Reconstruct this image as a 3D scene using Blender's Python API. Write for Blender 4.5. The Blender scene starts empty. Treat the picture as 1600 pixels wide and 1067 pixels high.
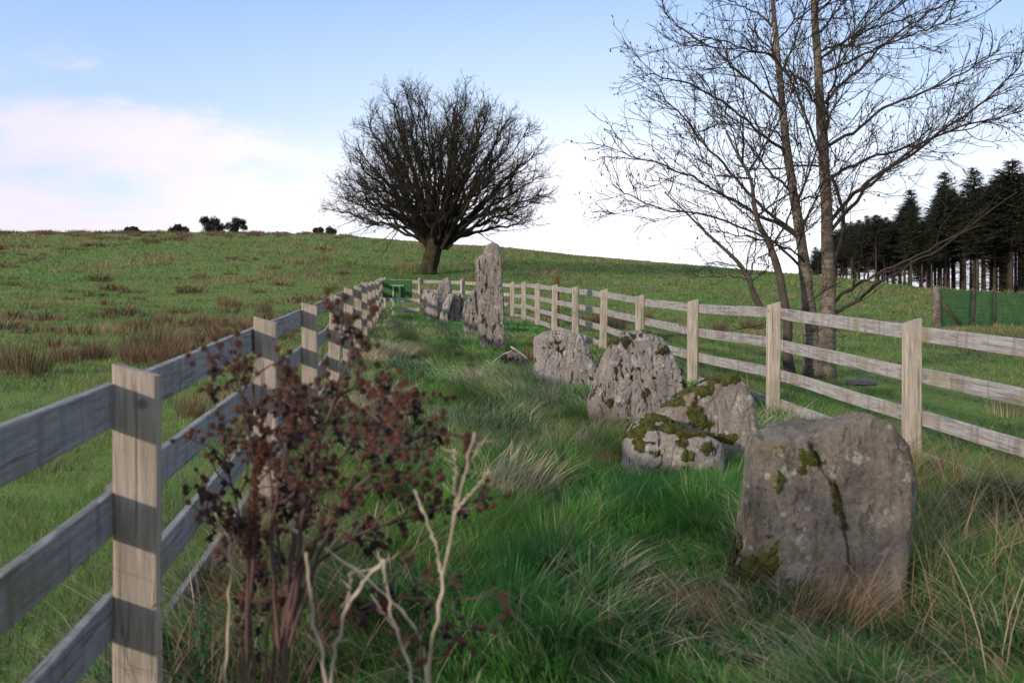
import bpy, math, random
import numpy as np
from mathutils import Vector, noise, Matrix

random.seed(7); RNG = np.random.default_rng(11)
SC = bpy.context.scene; COL = SC.collection
F = 1556.0; HX, HY = 800.0, 533.0

def P(x, y, Y):                      # photo pixel at distance Y -> point
    return Vector(((x-HX)/F*Y, Y, (HY-y)/F*Y))

# ------------------------------------------------------------------ object helpers
def tag(o, label=None, cat=None, group=None, kind=None):
    if label: o['label'] = label
    if cat: o['category'] = cat
    if group: o['group'] = group
    if kind: o['kind'] = kind
    return o

def empty(name, loc, label, cat, group=None, rz=0):
    o = bpy.data.objects.new(name, None); COL.objects.link(o)
    o.location = loc; o.rotation_euler = (0, 0, rz); o.empty_display_size = .2
    return tag(o, label, cat, group)

def link(name, me, mat=None, parent=None, loc=None):
    o = bpy.data.objects.new(name, me); COL.objects.link(o)
    if mat and not me.materials: me.materials.append(mat)
    if parent: o.parent = parent
    if loc is not None: o.location = loc
    return o

def mesh_from(name, V, Fc, smooth=True):
    me = bpy.data.meshes.new(name); me.from_pydata([tuple(v) for v in V], [], Fc)
    if smooth: me.polygons.foreach_set('use_smooth', [True]*len(me.polygons))
    me.update(); return me

class MB:
    def __init__(s): s.v = []; s.f = []
    def tube(s, pts, rad, n=5, cap=True):
        b = len(s.v); m = len(pts)
        pts = [Vector(p) for p in pts]
        ref = Vector((.3, .5, .8))
        for i, p in enumerate(pts):
            d = (pts[min(i+1, m-1)]-pts[max(i-1, 0)])
            if d.length < 1e-9: d = Vector((0, 0, 1))
            d.normalize()
            a = d.cross(ref)
            if a.length < .1: a = d.cross(Vector((1, 0, 0)))
            a.normalize(); c = d.cross(a)
            r = rad[i]
            for k in range(n):
                t = 2*math.pi*k/n
                s.v.append(p+(a*math.cos(t)+c*math.sin(t))*r)
        for i in range(m-1):
            for k in range(n):
                k2 = (k+1) % n
                s.f.append((b+i*n+k, b+i*n+k2, b+(i+1)*n+k2, b+(i+1)*n+k))
        if cap:
            s.f.append(tuple(b+(m-1)*n+k for k in range(n)))
            s.f.append(tuple(b+k for k in reversed(range(n))))
    def quad(s, a, b, c, d):
        i = len(s.v); s.v += [a, b, c, d]; s.f.append((i, i+1, i+2, i+3))
    def tri(s, a, b, c):
        i = len(s.v); s.v += [a, b, c]; s.f.append((i, i+1, i+2))
    def build(s, name, mat, parent=None, origin=None, smooth=True):
        o = Vector(origin) if origin is not None else Vector((0, 0, 0))
        me = mesh_from(name, [Vector(v)-o for v in s.v], s.f, smooth)
        return link(name, me, mat, parent)

# ------------------------------------------------------------------ numpy noise
def vn(x, y, seed=0):
    x = np.asarray(x, float); y = np.asarray(y, float)
    xi = np.floor(x); yi = np.floor(y); fx = x-xi; fy = y-yi
    fx = fx*fx*(3-2*fx); fy = fy*fy*(3-2*fy)
    def h(i, j):
        a = np.sin(i*127.1+j*311.7+seed*74.7)*43758.5453
        return a-np.floor(a)
    return (h(xi, yi)*(1-fx)+h(xi+1, yi)*fx)*(1-fy)+(h(xi, yi+1)*(1-fx)+h(xi+1, yi+1)*fx)*fy
def fbm(x, y, seed=0, o=3):
    s = 0; a = .5; t = 0
    for k in range(o):
        s = s+a*vn(x*2**k, y*2**k, seed+k*13); t += a; a *= .5
    return s/t
def sstep(a, b, x):
    t = np.clip((x-a)/(b-a), 0, 1); return t*t*(3-2*t)

# ------------------------------------------------------------------ terrain
def XL(Y): return -.927-.1067*Y
def XR(Y): return 4.14-.123*Y
_gy = [-400, -30, 0, 3.16, 6, 8.9, 11.7, 14.6, 17.4, 20.3, 23.1, 26, 28.8, 31.7, 34.5, 38, 60]
_gz = [-12, -3.0, -1.50, -1.27, -1.05, -.83, -.61, -.40, -.20, -.01, .19, .39, .58, .78, .97, 1.25, 3.2]
_tx = np.array([-400, 0, 250, 500, 590, 700, 800, 900, 1000, 1100, 1250, 1350, 1450, 1600, 1900])
_tr = np.array([.107, .109, .109, .1075, .103, .0975, .0935, .086, .0805, .075, .0665, .0595, .0515, .046, .040])
def ground(x, y, detail=True):
    x = np.asarray(x, float); y = np.asarray(y, float)
    zc = np.interp(y, _gy, _gz)
    xx = np.clip(x, -25, 25)
    near = zc-.02*(xx-XL(np.clip(y, -10, 40)))
    ys = np.maximum(y, 1.0)
    t = np.clip(x/ys, -.9, .9)
    px = t*F+HX
    rc = np.interp(px, _tx, _tr)
    Yc = np.interp(px, [0, 500, 1300, 1600], [132, 128, 92, 84])
    y35 = 33.0
    x35 = np.clip(t*y35, -25, 25)
    r35 = (np.interp(y35, _gy, _gz)-.02*(x35-XL(y35)))/y35
    u = np.clip((ys-y35)/(Yc-y35), 0, 1)
    r = r35+(rc-r35)*(1-(1-u)**3.1)
    far = np.where(ys <= Yc, r*ys, rc*Yc-.004*(ys-Yc)-.02*(ys-Yc)*sstep(0, 60, ys-Yc))
    w = sstep(29, 40, y)
    z = near*(1-w)+far*w
    if detail:
        ins = ((x > XL(y)) & (x < XR(y)) & (y < 35)).astype(float)
        amp = np.where(ins > 0, .09, .05)*(.4+.6*sstep(0, 10, y+6))
        z = z+amp*(fbm(x*1.1, y*1.1, 3)-.5)*2*.8+.022*(fbm(x*4.5, y*4.5, 9)-.5)*2
        z = z+.25*(fbm(x*.09, y*.09, 21)-.5)*sstep(38, 70, y)*(1-sstep(75, 95, y))
    return z
def gz(x, y): return float(ground(x, y))
def hit(px, py, lo=3.0, hi=160.0):   # where the line of sight through a pixel meets the ground
    Y = lo
    while Y < hi:
        if gz((px-HX)/F*Y, Y) >= (HY-py)/F*Y: break
        Y *= 1.004
    return Vector(((px-HX)/F*Y, Y, gz((px-HX)/F*Y, Y)))

# ------------------------------------------------------------------ materials
def newmat(name):
    m = bpy.data.materials.new(name); m.use_nodes = True
    nt = m.node_tree; nt.nodes.clear()
    return m, nt, nt.nodes, nt.links
def N(nt, t, **kw):
    n = nt.nodes.new(t)
    for k, v in kw.items():
        if k in n.inputs: n.inputs[k].default_value = v
        else: setattr(n, k, v)
    return n
def ramp(nt, src, stops):
    r = nt.nodes.new('ShaderNodeValToRGB'); e = r.color_ramp.elements
    while len(e) < len(stops): e.new(.5)
    for k, (p, c) in enumerate(stops):
        e[k].position = p; e[k].color = (c if len(c) == 4 else (*c, 1))
    nt.links.new(src, r.inputs[0]); return r
def mix(nt, fac, a, b, bt='MIX'):
    m = nt.nodes.new('ShaderNodeMix'); m.data_type = 'RGBA'; m.blend_type = bt
    for sock, val in ((m.inputs[0], fac), (m.inputs[6], a), (m.inputs[7], b)):
        if hasattr(val, 'links') or isinstance(val, bpy.types.NodeSocket): nt.links.new(val, sock)
        elif isinstance(val, (int, float)): sock.default_value = val
        else: sock.default_value = (*val, 1) if len(val) == 3 else val
    return m.outputs[2]
def g3(v): return ((v, v, v))
def coords(nt, scale=(1, 1, 1), use='Object', rnd=False):
    tc = N(nt, 'ShaderNodeTexCoord'); src = tc.outputs[use]
    if rnd:
        oi = N(nt, 'ShaderNodeObjectInfo'); va = N(nt, 'ShaderNodeVectorMath', operation='ADD')
        sc = N(nt, 'ShaderNodeVectorMath', operation='SCALE'); sc.inputs['Scale'].default_value = 3.7
        nt.links.new(oi.outputs['Location'], sc.inputs[0])
        nt.links.new(src, va.inputs[0]); nt.links.new(sc.outputs[0], va.inputs[1]); src = va.outputs[0]
    mp = N(nt, 'ShaderNodeMapping'); mp.inputs['Scale'].default_value = scale
    nt.links.new(src, mp.inputs[0]); return mp.outputs[0]
def noise_n(nt, vec, scale, detail=4, rough=.6, dist=0):
    n = N(nt, 'ShaderNodeTexNoise'); n.inputs['Scale'].default_value = scale
    n.inputs['Detail'].default_value = detail; n.inputs['Roughness'].default_value = rough
    n.inputs['Distortion'].default_value = dist
    nt.links.new(vec, n.inputs['Vector']); return n.outputs[0]
def finish(nt, col, rough=.85, bumps=(), spec=.25, trans=0):
    b = N(nt, 'ShaderNodeBsdfPrincipled'); b.inputs['Specular IOR Level'].default_value = spec
    if isinstance(rough, bpy.types.NodeSocket): nt.links.new(rough, b.inputs['Roughness'])
    else: b.inputs['Roughness'].default_value = rough
    if isinstance(col, bpy.types.NodeSocket): nt.links.new(col, b.inputs['Base Color'])
    else: b.inputs['Base Color'].default_value = (*col, 1)
    prev = None
    for h, st, di in bumps:
        bn = N(nt, 'ShaderNodeBump'); bn.inputs['Strength'].default_value = st; bn.inputs['Distance'].default_value = di
        nt.links.new(h, bn.inputs['Height'])
        if prev: nt.links.new(prev, bn.inputs['Normal'])
        prev = bn.outputs[0]
    if prev: nt.links.new(prev, b.inputs['Normal'])
    out = N(nt, 'ShaderNodeOutputMaterial'); sh = b.outputs[0]
    if trans:
        tr = N(nt, 'ShaderNodeBsdfTranslucent'); ms = N(nt, 'ShaderNodeMixShader'); ms.inputs[0].default_value = trans
        if isinstance(col, bpy.types.NodeSocket): nt.links.new(col, tr.inputs[0])
        else: tr.inputs[0].default_value = (*col, 1)
        nt.links.new(sh, ms.inputs[1]); nt.links.new(tr.outputs[0], ms.inputs[2]); sh = ms.outputs[0]
    nt.links.new(sh, out.inputs[0])

def mat_ground():
    m, nt, nd, lk = newmat('turf')
    c = coords(nt)
    big = noise_n(nt, c, .16, 5, .65); mid = noise_n(nt, c, 1.3, 6, .7); fine = noise_n(nt, c, 9, 5, .75)
    g1 = mix(nt, ramp(nt, fine, [(.3, g3(0)), (.7, g3(1))]).outputs[0], (.060, .102, .026), (.098, .148, .038))
    g2 = mix(nt, ramp(nt, mid, [(.42, g3(0)), (.62, g3(1))]).outputs[0], g1, (.085, .148, .035))
    g3_ = mix(nt, ramp(nt, big, [(.45, g3(0)), (.62, g3(.75))]).outputs[0], g2, (.115, .135, .042))
    br = noise_n(nt, coords(nt, (1, .55, 1)), .55, 7, .78)
    col = mix(nt, ramp(nt, br, [(.57, g3(0)), (.68, g3(.5))]).outputs[0], g3_, (.165, .115, .062))
    finish(nt, col, .95, [(mid, .5, .10), (fine, .6, .04)], .08); return m
def mat_grass():
    m, nt, nd, lk = newmat('grass_blades')
    a = N(nt, 'ShaderNodeAttribute'); a.attribute_name = 'col'
    finish(nt, a.outputs['Color'], .55, (), .3, trans=.38); return m
def mat_wood(name, base, dark, algae, alg_amt, axis=2):
    m, nt, nd, lk = newmat(name)
    sc = [14, 14, 14]; sc[axis] = .9
    c = coords(nt, tuple(sc), rnd=True); c2 = coords(nt, rnd=True)
    grain = noise_n(nt, c, 4, 6, .7, .6); blot = noise_n(nt, c2, 2.6, 5, .65)
    sc2 = [5, 5, 5]; sc2[2] = .7
    streak = noise_n(nt, coords(nt, (5, 5, .5), rnd=True), 3, 4, .6)
    col = mix(nt, ramp(nt, grain, [(.33, g3(0)), (.62, g3(1))]).outputs[0], dark, base)
    col = mix(nt, ramp(nt, streak, [(.50, g3(0)), (.66, g3(.6))]).outputs[0], col, tuple(v*.36 for v in base))
    col = mix(nt, ramp(nt, blot, [(.52, g3(0)), (.68, g3(alg_amt))]).outputs[0], col, algae)
    v = N(nt, 'ShaderNodeTexVoronoi'); v.inputs['Scale'].default_value = 2.6
    nt.links.new(coords(nt, (1.5, 1.5, 1.5), rnd=True), v.inputs['Vector'])
    col = mix(nt, ramp(nt, v.outputs['Distance'], [(.05, g3(.85)), (.085, g3(0))]).outputs[0], col, tuple(v_*.35 for v_ in base))
    crack = ramp(nt, noise_n(nt, c, 2.2, 3, .5, .3), [(.36, g3(0)), (.40, g3(1))]).outputs[0]
    col = mix(nt, .45, col, mix(nt, crack, tuple(v_*.2 for v_ in base), col))
    finish(nt, col, .85, [(grain, .7, .006), (crack, .5, .006)], .2); return m
def mat_stone(name, base, dark, pale, seed, lich=.5, pitc=.5):
    m, nt, nd, lk = newmat(name)
    tc = N(nt, 'ShaderNodeTexCoord'); mp = N(nt, 'ShaderNodeMapping'); mp.inputs['Location'].default_value = (seed*3.1, seed*1.7, seed)
    nt.links.new(tc.outputs['Object'], mp.inputs[0]); c = mp.outputs[0]
    big = noise_n(nt, c, 2.3, 6, .62, .5); mid = noise_n(nt, c, 8, 6, .7); fine = noise_n(nt, c, 45, 5, .75)
    mp2 = N(nt, 'ShaderNodeMapping'); mp2.inputs['Scale'].default_value = (1, 1, .35); nt.links.new(c, mp2.inputs[0])
    st = noise_n(nt, mp2.outputs[0], 7, 5, .7, .4)
    col = mix(nt, ramp(nt, big, [(.36, g3(0)), (.64, g3(1))]).outputs[0], dark, base)
    col = mix(nt, ramp(nt, st, [(.42, g3(0)), (.64, g3(.55))]).outputs[0], col, tuple(v*1.35 for v in base))
    col = mix(nt, ramp(nt, fine, [(.35, g3(.5)), (.6, g3(0))]).outputs[0], col, tuple(v*.5 for v in dark))
    # pale crusts and warm ochre spots of lichen
    l1 = ramp(nt, mid, [(.575, g3(0)), (.625, g3(lich))]).outputs[0]
    col = mix(nt, l1, col, pale)
    v = N(nt, 'ShaderNodeTexVoronoi'); v.inputs['Scale'].default_value = 11; v.inputs['Randomness'].default_value = 1
    nt.links.new(c, v.inputs['Vector'])
    l2 = ramp(nt, v.outputs['Distance'], [(.13, g3(lich)), (.2, g3(0))]).outputs[0]
    l2m = N(nt, 'ShaderNodeMath', operation='MULTIPLY'); nt.links.new(l2, l2m.inputs[0])
    nt.links.new(ramp(nt, noise_n(nt, c, 3.3, 3, .6), [(.5, g3(0)), (.6, g3(1))]).outputs[0], l2m.inputs[1])
    col = mix(nt, l2m.outputs[0], col, tuple(min(1, v_*1.25) for v_ in pale))
    l3 = ramp(nt, noise_n(nt, c, 4.7, 5, .6), [(.58, g3(0)), (.68, g3(.55))]).outputs[0]
    col = mix(nt, l3, col, (.20, .165, .075))
    p = ramp(nt, noise_n(nt, mp2.outputs[0], 17, 3, .6, .9), [(.605, g3(0)), (.645, g3(pitc))]).outputs[0]
    col = mix(nt, p, col, (.028, .022, .016))
    inv = N(nt, 'ShaderNodeInvert'); nt.links.new(p, inv.inputs['Color'])
    finish(nt, col, .9, [(mid, .6, .03), (inv.outputs[0], .8, .02), (fine, 1.0, .02)], .2); return m
def mat_noise(name, a, b, scale, rough=.9, bump=.5, dist=.02, spec=.15, trans=0, lo=.35, hi=.65, cs=(1, 1, 1)):
    m, nt, nd, lk = newmat(name)
    c = coords(nt, cs); n = noise_n(nt, c, scale, 5, .7)
    finish(nt, mix(nt, ramp(nt, n, [(lo, g3(0)), (hi, g3(1))]).outputs[0], a, b), rough, [(n, bump, dist)] if bump else (), spec, trans)
    return m

M = {}
M['turf'] = mat_ground(); M['grass'] = mat_grass()
M['post_l'] = mat_wood('weathered_post_wood', (.31, .26, .215), (.19, .16, .13), (.13, .125, .06), .45)
M['post_r'] = mat_wood('fresh_post_wood', (.365, .320, .270), (.21, .178, .145), (.15, .145, .075), .5)
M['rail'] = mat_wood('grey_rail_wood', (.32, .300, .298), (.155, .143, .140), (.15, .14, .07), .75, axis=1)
M['rail_l'] = mat_wood('shaded_rail_wood', (.225, .222, .225), (.12, .118, .12), (.11, .11, .055), .7, axis=1)  # darker copy of the rail wood, shade of the left rails put into its colour
M['rail_x'] = mat_wood('grey_rail_wood_across', (.33, .315, .305), (.20, .19, .185), (.13, .12, .07), .4, axis=0)
M['oldpost'] = mat_noise('dark_brown_post_wood', (.05, .03, .018), (.11, .065, .035), 9)
M['moss'] = mat_noise('moss', (.014, .017, .005), (.070, .070, .014), 26, bump=1, dist=.02)
M['moss_dark'] = mat_noise('dark_moss', (.012, .011, .006), (.045, .038, .014), 30, bump=1, dist=.01)
M['moss_brown'] = mat_noise('brown_moss', (.03, .024, .01), (.11, .085, .022), 18, bump=1, dist=.02)
M['bark1'] = mat_noise('mossy_bark', (.016, .015, .009), (.050, .040, .022), 3.2, bump=1, dist=.08)
M['twig1'] = mat_noise('dark_twigs', (.014, .012, .009), (.034, .028, .019), 6, bump=0)
M['twig2'] = mat_noise('alder_twigs', (.020, .015, .013), (.045, .035, .028), 6, bump=0)
M['conifer'] = mat_noise('conifer_needles', (.016, .023, .016), (.055, .058, .036), 2.5, bump=0, spec=.1)
M['ctrunk'] = mat_noise('conifer_bark', (.03, .024, .02), (.07, .055, .045), 4)
M['bush'] = mat_noise('bush_leaves', (.012, .018, .010), (.035, .045, .022), 2, bump=0)
M['dung'] = mat_noise('dark_wet_mud', (.012, .011, .012), (.035, .032, .034), 14, rough=.45, bump=1, dist=.02, spec=.5)
M['green'] = mat_noise('green_painted_board', (.018, .055, .016), (.032, .085, .026), 5, rough=.6, bump=0)
M['green2'] = mat_noise('pale_green_paint', (.13, .26, .12), (.19, .34, .17), 8, rough=.5, bump=0)
M['net'] = mat_noise('green_netting', (.012, .055, .020), (.02, .08, .03), 3, rough=.7, bump=0)
M['wire'] = mat_noise('galvanised_wire', (.07, .08, .08), (.14, .15, .15), 20, rough=.5, bump=0)
M['bstem'] = mat_noise('burdock_stem', (.045, .026, .024), (.12, .075, .065), 14, cs=(1, 1, .3))
M['bleaf'] = mat_noise('withered_leaf', (.022, .015, .018), (.06, .042, .045), 12, bump=.6, trans=.15)
M['bur'] = mat_noise('burs', (.050, .027, .023), (.180, .085, .062), 60, bump=0, trans=.1)
M['dock'] = mat_noise('dock_seeds', (.05, .020, .012), (.10, .040, .024), 30, bump=0)
M['dry'] = mat_noise('bleached_stalk', (.17, .135, .10), (.42, .345, .26), 26, cs=(1, 1, .25), bump=.4, dist=.003)
M['stick'] = mat_noise('grey_stick', (.2, .18, .15), (.38, .34, .3), 20)
def mat_alder():
    m, nt, nd, lk = newmat('alder_bark')
    c = coords(nt, (1, 1, 1)); n = noise_n(nt, c, 5, 5, .7); f = noise_n(nt, coords(nt, (1, 1, 3.5)), 9, 5, .7, .3)
    col = mix(nt, ramp(nt, n, [(.4, g3(0)), (.6, g3(1))]).outputs[0], (.07, .055, .043), (.165, .14, .112))
    col = mix(nt, ramp(nt, f, [(.35, g3(.9)), (.5, g3(0))]).outputs[0], col, (.035, .026, .02))
    col = mix(nt, ramp(nt, noise_n(nt, c, 2.3, 4, .6), [(.55, g3(0)), (.68, g3(.6))]).outputs[0], col, (.12, .125, .06))
    finish(nt, col, .9, [(f, .9, .03), (n, .5, .02)], .15); return m
M['alder'] = mat_alder()

# ------------------------------------------------------------------ ground sheet
def build_ground():
    ya = np.concatenate([np.linspace(-60, -2, 24)[:-1], np.arange(-2, 14, .12), 14*np.exp(np.linspace(0, math.log(150/14), 210)),
                         np.linspace(160, 1800, 26)])
    s = np.linspace(-1, 1, 361)
    U = np.sign(s)*(np.abs(s)*.5+.5*np.abs(s)**3)
    rows = []
    for y in ya:
        w = max(9, min(900, 9+.75*max(y, 0))) if y < 150 else 122+(y-150)*.9
        rows.append(np.stack([U*w*1.25, np.full_like(U, y)], 1))
    A = np.array(rows); X = A[..., 0]; Y = A[..., 1]
    Z = ground(X, Y)
    n = len(ya); k = len(U)
    V = np.stack([X, Y, Z], -1).reshape(-1, 3)
    i = np.arange(n-1)[:, None]*k+np.arange(k-1)[None]
    Fq = np.stack([i, i+1, i+k+1, i+k], -1).reshape(-1, 4)
    me = bpy.data.meshes.new('pasture')
    me.vertices.add(len(V)); me.vertices.foreach_set('co', V.ravel())
    me.loops.add(Fq.size); me.loops.foreach_set('vertex_index', Fq.ravel())
    me.polygons.add(len(Fq)); me.polygons.foreach_set('loop_start', np.arange(len(Fq))*4)
    me.polygons.foreach_set('loop_total', np.full(len(Fq), 4)); me.polygons.foreach_set('use_smooth', np.ones(len(Fq), bool))
    me.update(); me.validate()
    tag(link('hillside_pasture', me, M['turf']), 'green sloping hillside pasture', 'ground', kind='structure')
build_ground()

# ------------------------------------------------------------------ blades (numpy)
def blade_mesh(name, x, y, z, h, w, az, lean, col, segs=3, curl=.6, face=None):
    n = len(x)
    ts = np.linspace(0, 1, segs+1)
    dx, dy = np.cos(az), np.sin(az)
    if face is None: face = az+math.pi/2+RNG.normal(0, .6, n)
    wx, wy = np.cos(face), np.sin(face)
    nv = 2*segs+1
    V = np.empty((n, nv, 3))
    for k, t in enumerate(ts):
        off = lean*h*(t**(1+curl)); up = h*t*(1-.35*np.minimum(lean, 1.6)*t*.6)
        cx, cy, cz = x+dx*off, y+dy*off, z+up
        if k == segs: V[:, nv-1] = np.stack([cx, cy, cz], 1)
        else:
            ww = w*.5*(1-.55*t**1.5)
            V[:, 2*k] = np.stack([cx-wx*ww, cy-wy*ww, cz], 1); V[:, 2*k+1] = np.stack([cx+wx*ww, cy+wy*ww, cz], 1)
    base = (np.arange(n)*nv)[:, None]
    loops = []; tot = []
    for k in range(segs-1):
        loops += [2*k, 2*k+1, 2*k+3, 2*k+2]; tot.append(4)
    loops += [2*segs-2, 2*segs-1, nv-1]; tot.append(3)
    L = (base+np.array(loops)[None]).ravel(); T = np.tile(tot, n)
    me = bpy.data.meshes.new(name)
    me.vertices.add(n*nv); me.vertices.foreach_set('co', V.ravel().astype(np.float32))
    me.loops.add(len(L)); me.loops.foreach_set('vertex_index', L.astype(np.int32))
    me.polygons.add(len(T)); me.polygons.foreach_set('loop_start', (np.cumsum(T)-T).astype(np.int32))
    me.polygons.foreach_set('loop_total', T.astype(np.int32))
    me.polygons.foreach_set('use_smooth', np.ones(len(T), bool))
    me.update()
    a = me.attributes.new('col', 'FLOAT_COLOR', 'POINT')
    c = np.ones((n, nv, 4), np.float32); c[:, :, :3] = col[:, None, :]
    a.data.foreach_set('color', c.ravel())
    return me
def cmix(a, b, t): return a*(1-t[:, None])+np.array(b)[None]*t[:, None]
def sampleY(n, y0, y1, q):           # areal density ~ Y^-q over a strip of constant width
    u = RNG.random(n); p = 1-q
    if abs(p) < 1e-3: return y0*(y1/y0)**u
    return (y0**p+u*(y1**p-y0**p))**(1/p)

def strawness(x, y):                 # where the long dead grass lies
    s = sstep(.46, .62, fbm(x*.75, y*.45, 41))
    dl = x-XL(y); dr = XR(y)-x
    s = np.maximum(s*.8, .95*np.exp(-(dl/.75)**2)*sstep(6, 9, y))
    s = np.maximum(s, .85*np.exp(-(dr/.8)**2)*(y < 12))
    s = np.maximum(s, .9*sstep(.05, .9, x-1.35-.1*(y-4))*(y < 6.2)*sstep(.3, .55, fbm(x*2, y*2, 8)))
    s = np.maximum(s, .7*np.exp(-(((x-.1)/1.2)**2+((y-13)/2.5)**2)))
    return s
def grass_enclosure(n, y0, y1, q, name, segs, wpx):
    y = sampleY(n, y0, y1, q); a, b = XL(y)-.1, XR(y)+.12
    lim = .60*y+1.0
    a = np.maximum(a, -lim); b = np.minimum(b, lim)
    keep = RNG.random(n) < (b-a)/5.2
    y = y[keep]; a = a[keep]; b = b[keep]; n = len(y); x = a+RNG.random(n)*(b-a)
    # pull blades together into tufts
    cx = np.round(x*5.5)/5.5+(vn(np.round(x*5.5)*3.3, np.round(y*5.5)*1.7, 5)-.5)*.16
    cy = np.round(y*5.5)/5.5+(vn(np.round(x*5.5)*1.9, np.round(y*5.5)*2.7, 6)-.5)*.16
    pull = RNG.random(n)*.55
    tx, ty = x-cx, y-cy
    x = x-tx*pull; y = y-ty*pull
    z = ground(x, y)-.015
    hmap = fbm(x*1.2, y*1.2, 17); hm2 = vn(np.round(x*5.5), np.round(y*5.5), 31)
    s = strawness(x, y)
    isst = RNG.random(n) < (.035+.33*s*(1-.5*(y < 6.5)))
    h = (.08+.15*sstep(.3, .75, hmap))*(.6+.6*hm2)*(.6+.7*RNG.random(n))*(1+.30*np.exp(-((y-5)/4)**2))*(1-.25*sstep(8, 16, y))
    h = np.where(isst, h*(1.15+.8*RNG.random(n)*s), h)
    az = np.arctan2(ty, tx)+RNG.normal(0, .7, n)
    flow = fbm(x*.35, y*.35, 77)*7+1.0
    wf = .55
    az = np.arctan2(np.sin(az)*(1-wf)+np.sin(flow)*wf, np.cos(az)*(1-wf)+np.cos(flow)*wf)+RNG.normal(0, .35, n)
    lean = .25+.75*RNG.random(n)+.5*s*isst
    w = np.maximum(.0042, wpx*y)*(.7+.6*RNG.random(n)); w = np.where(isst, w*.7, w)*np.where(RNG.random(n) < .2, 2.1, 1)
    c = np.tile(np.array([.070, .205, .045]), (n, 1))
    c = cmix(c, (.130, .255, .055), sstep(.35, .7, fbm(x*.9, y*.7, 51))*.8)
    c = cmix(c, (.045, .140, .055), sstep(.5, .7, fbm(x*1.7, y*1.7, 52))*.7)
    c = c*(.65+.7*RNG.random(n))[:, None]
    st = cmix(np.tile(np.array([.46, .39, .27]), (n, 1)), (.25, .16, .085), sstep(.45, .7, fbm(x*1.3, y*1.1, 53)))
    st = st*(.55+.75*RNG.random(n))[:, None]
    c = np.where(isst[:, None], st, c)
    me = blade_mesh(name, x, y, z, h, w, az, lean, c, segs)
    return tag(link('long_grass', me, M['grass']), 'long green and straw coloured grass inside the fenced enclosure' if y0 < 5 else 'long grass further up inside the fenced enclosure', 'grass', kind='stuff')
def grass_field(n, y0, y1, q, name, segs, wpx, side):
    y = sampleY(n, y0, y1, q-1)
    t = (RNG.random(n)*2-1); x = t*(.60*y+1)
    keep = ((x < XL(y)-.03) | (x > XR(y)+.1) | (y > 34.6))
    keep &= (x < XL(y)+0.3) if side < 0 else (x >= XL(y)+.3)
    x = x[keep]; y = y[keep]; n = len(x)
    z = ground(x, y)-.01
    hm = fbm(x*1.1, y*1.1, 61)
    br = sstep(.53, .66, fbm(x*.5, y*.28, 62))*(1+.5*(x < 0))
    isst = RNG.random(n) < .08+.22*br
    h = (.03+.055*sstep(.35, .7, hm))*(.6+.8*RNG.random(n))*(1+y/45)*(1-.6*sstep(70, 100, y))
    h = np.where(isst, h*(1.2+br), h)
    az = RNG.random(n)*6.283; lean = .3+.9*RNG.random(n)
    w = np.maximum(.004, wpx*y)*(.7+.6*RNG.random(n))
    c = np.tile(np.array([.092, .185, .036]), (n, 1))
    c = cmix(c, (.150, .195, .052), sstep(.4, .65, fbm(x*.25, y*.25, 63)))
    c = cmix(c, (.050, .100, .028), sstep(.5, .7, fbm(x*2.1, y*2.1, 64)))
    c = c*(.6+.75*RNG.random(n))[:, None]
    st = np.tile(np.array([.235, .165, .088]), (n, 1))*(.5+.8*RNG.random(n))[:, None]
    c = np.where(isst[:, None], st, c)
    me = blade_mesh(name, x, y, z, h, w, az, lean, c, segs)
    return tag(link('short_grass', me, M['grass']), 'cropped pasture grass left of the enclosure' if side < 0 else 'cropped pasture grass right of and behind the enclosure', 'grass', kind='stuff')
grass_enclosure(210000, 2.7, 12, 1.25, 'g1', 3, .0005)
grass_enclosure(110000, 12, 34.6, 1.3, 'g2', 2, .0006)
grass_field(420000, 3.0, 128, 1.7, 'g3', 2, .00065, -1)
grass_field(400000, 5.0, 112, 1.7, 'g4', 2, .00065, 1)

def seed_stems(n, f, label, name='tall_dry_grass'):
    xs, ys, hs, az, ln = f(n)
    z = ground(xs, ys)-.02
    c = cmix(np.tile(np.array([.36, .28, .18]), (n, 1)), (.20, .115, .055), RNG.random(n)**.7)*(.6+.6*RNG.random(n))[:, None]
    me = blade_mesh(name, xs, ys, z, hs, np.full(n, .0035)*(.7+.5*RNG.random(n)), az, ln, c, 5, curl=1.2)
    tag(link(name, me, M['grass']), label, 'dry grass', kind='stuff')
def f1(n):
    y = 3.5+RNG.random(n)*3.4; x = .42*y+(RNG.random(n)-.25)*1.5
    return x, y, .35+.40*RNG.random(n), RNG.normal(.9, .9, n), .35+.8*RNG.random(n)
seed_stems(380, f1, 'tall dry grass stems leaning around the nearest stone at the right edge')
def f2(n):
    y = 2.9+RNG.random(n)*3.2; x = XL(y)+.05+np.abs(RNG.normal(0, .35, n))
    return x, y, .3+.35*RNG.random(n), RNG.random(n)*6.28, .4+.9*RNG.random(n)
seed_stems(700, f2, 'pale dry grass stems along the foot of the left fence')
def f3(n):
    y = 3.3+RNG.random(n)*6; x = -1+RNG.random(n)*4.2
    return x, y, .2+.3*RNG.random(n), RNG.random(n)*6.28, .5+.9*RNG.random(n)
seed_stems(330, f3, 'scattered bleached grass stems standing above the green enclosure grass')

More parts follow.
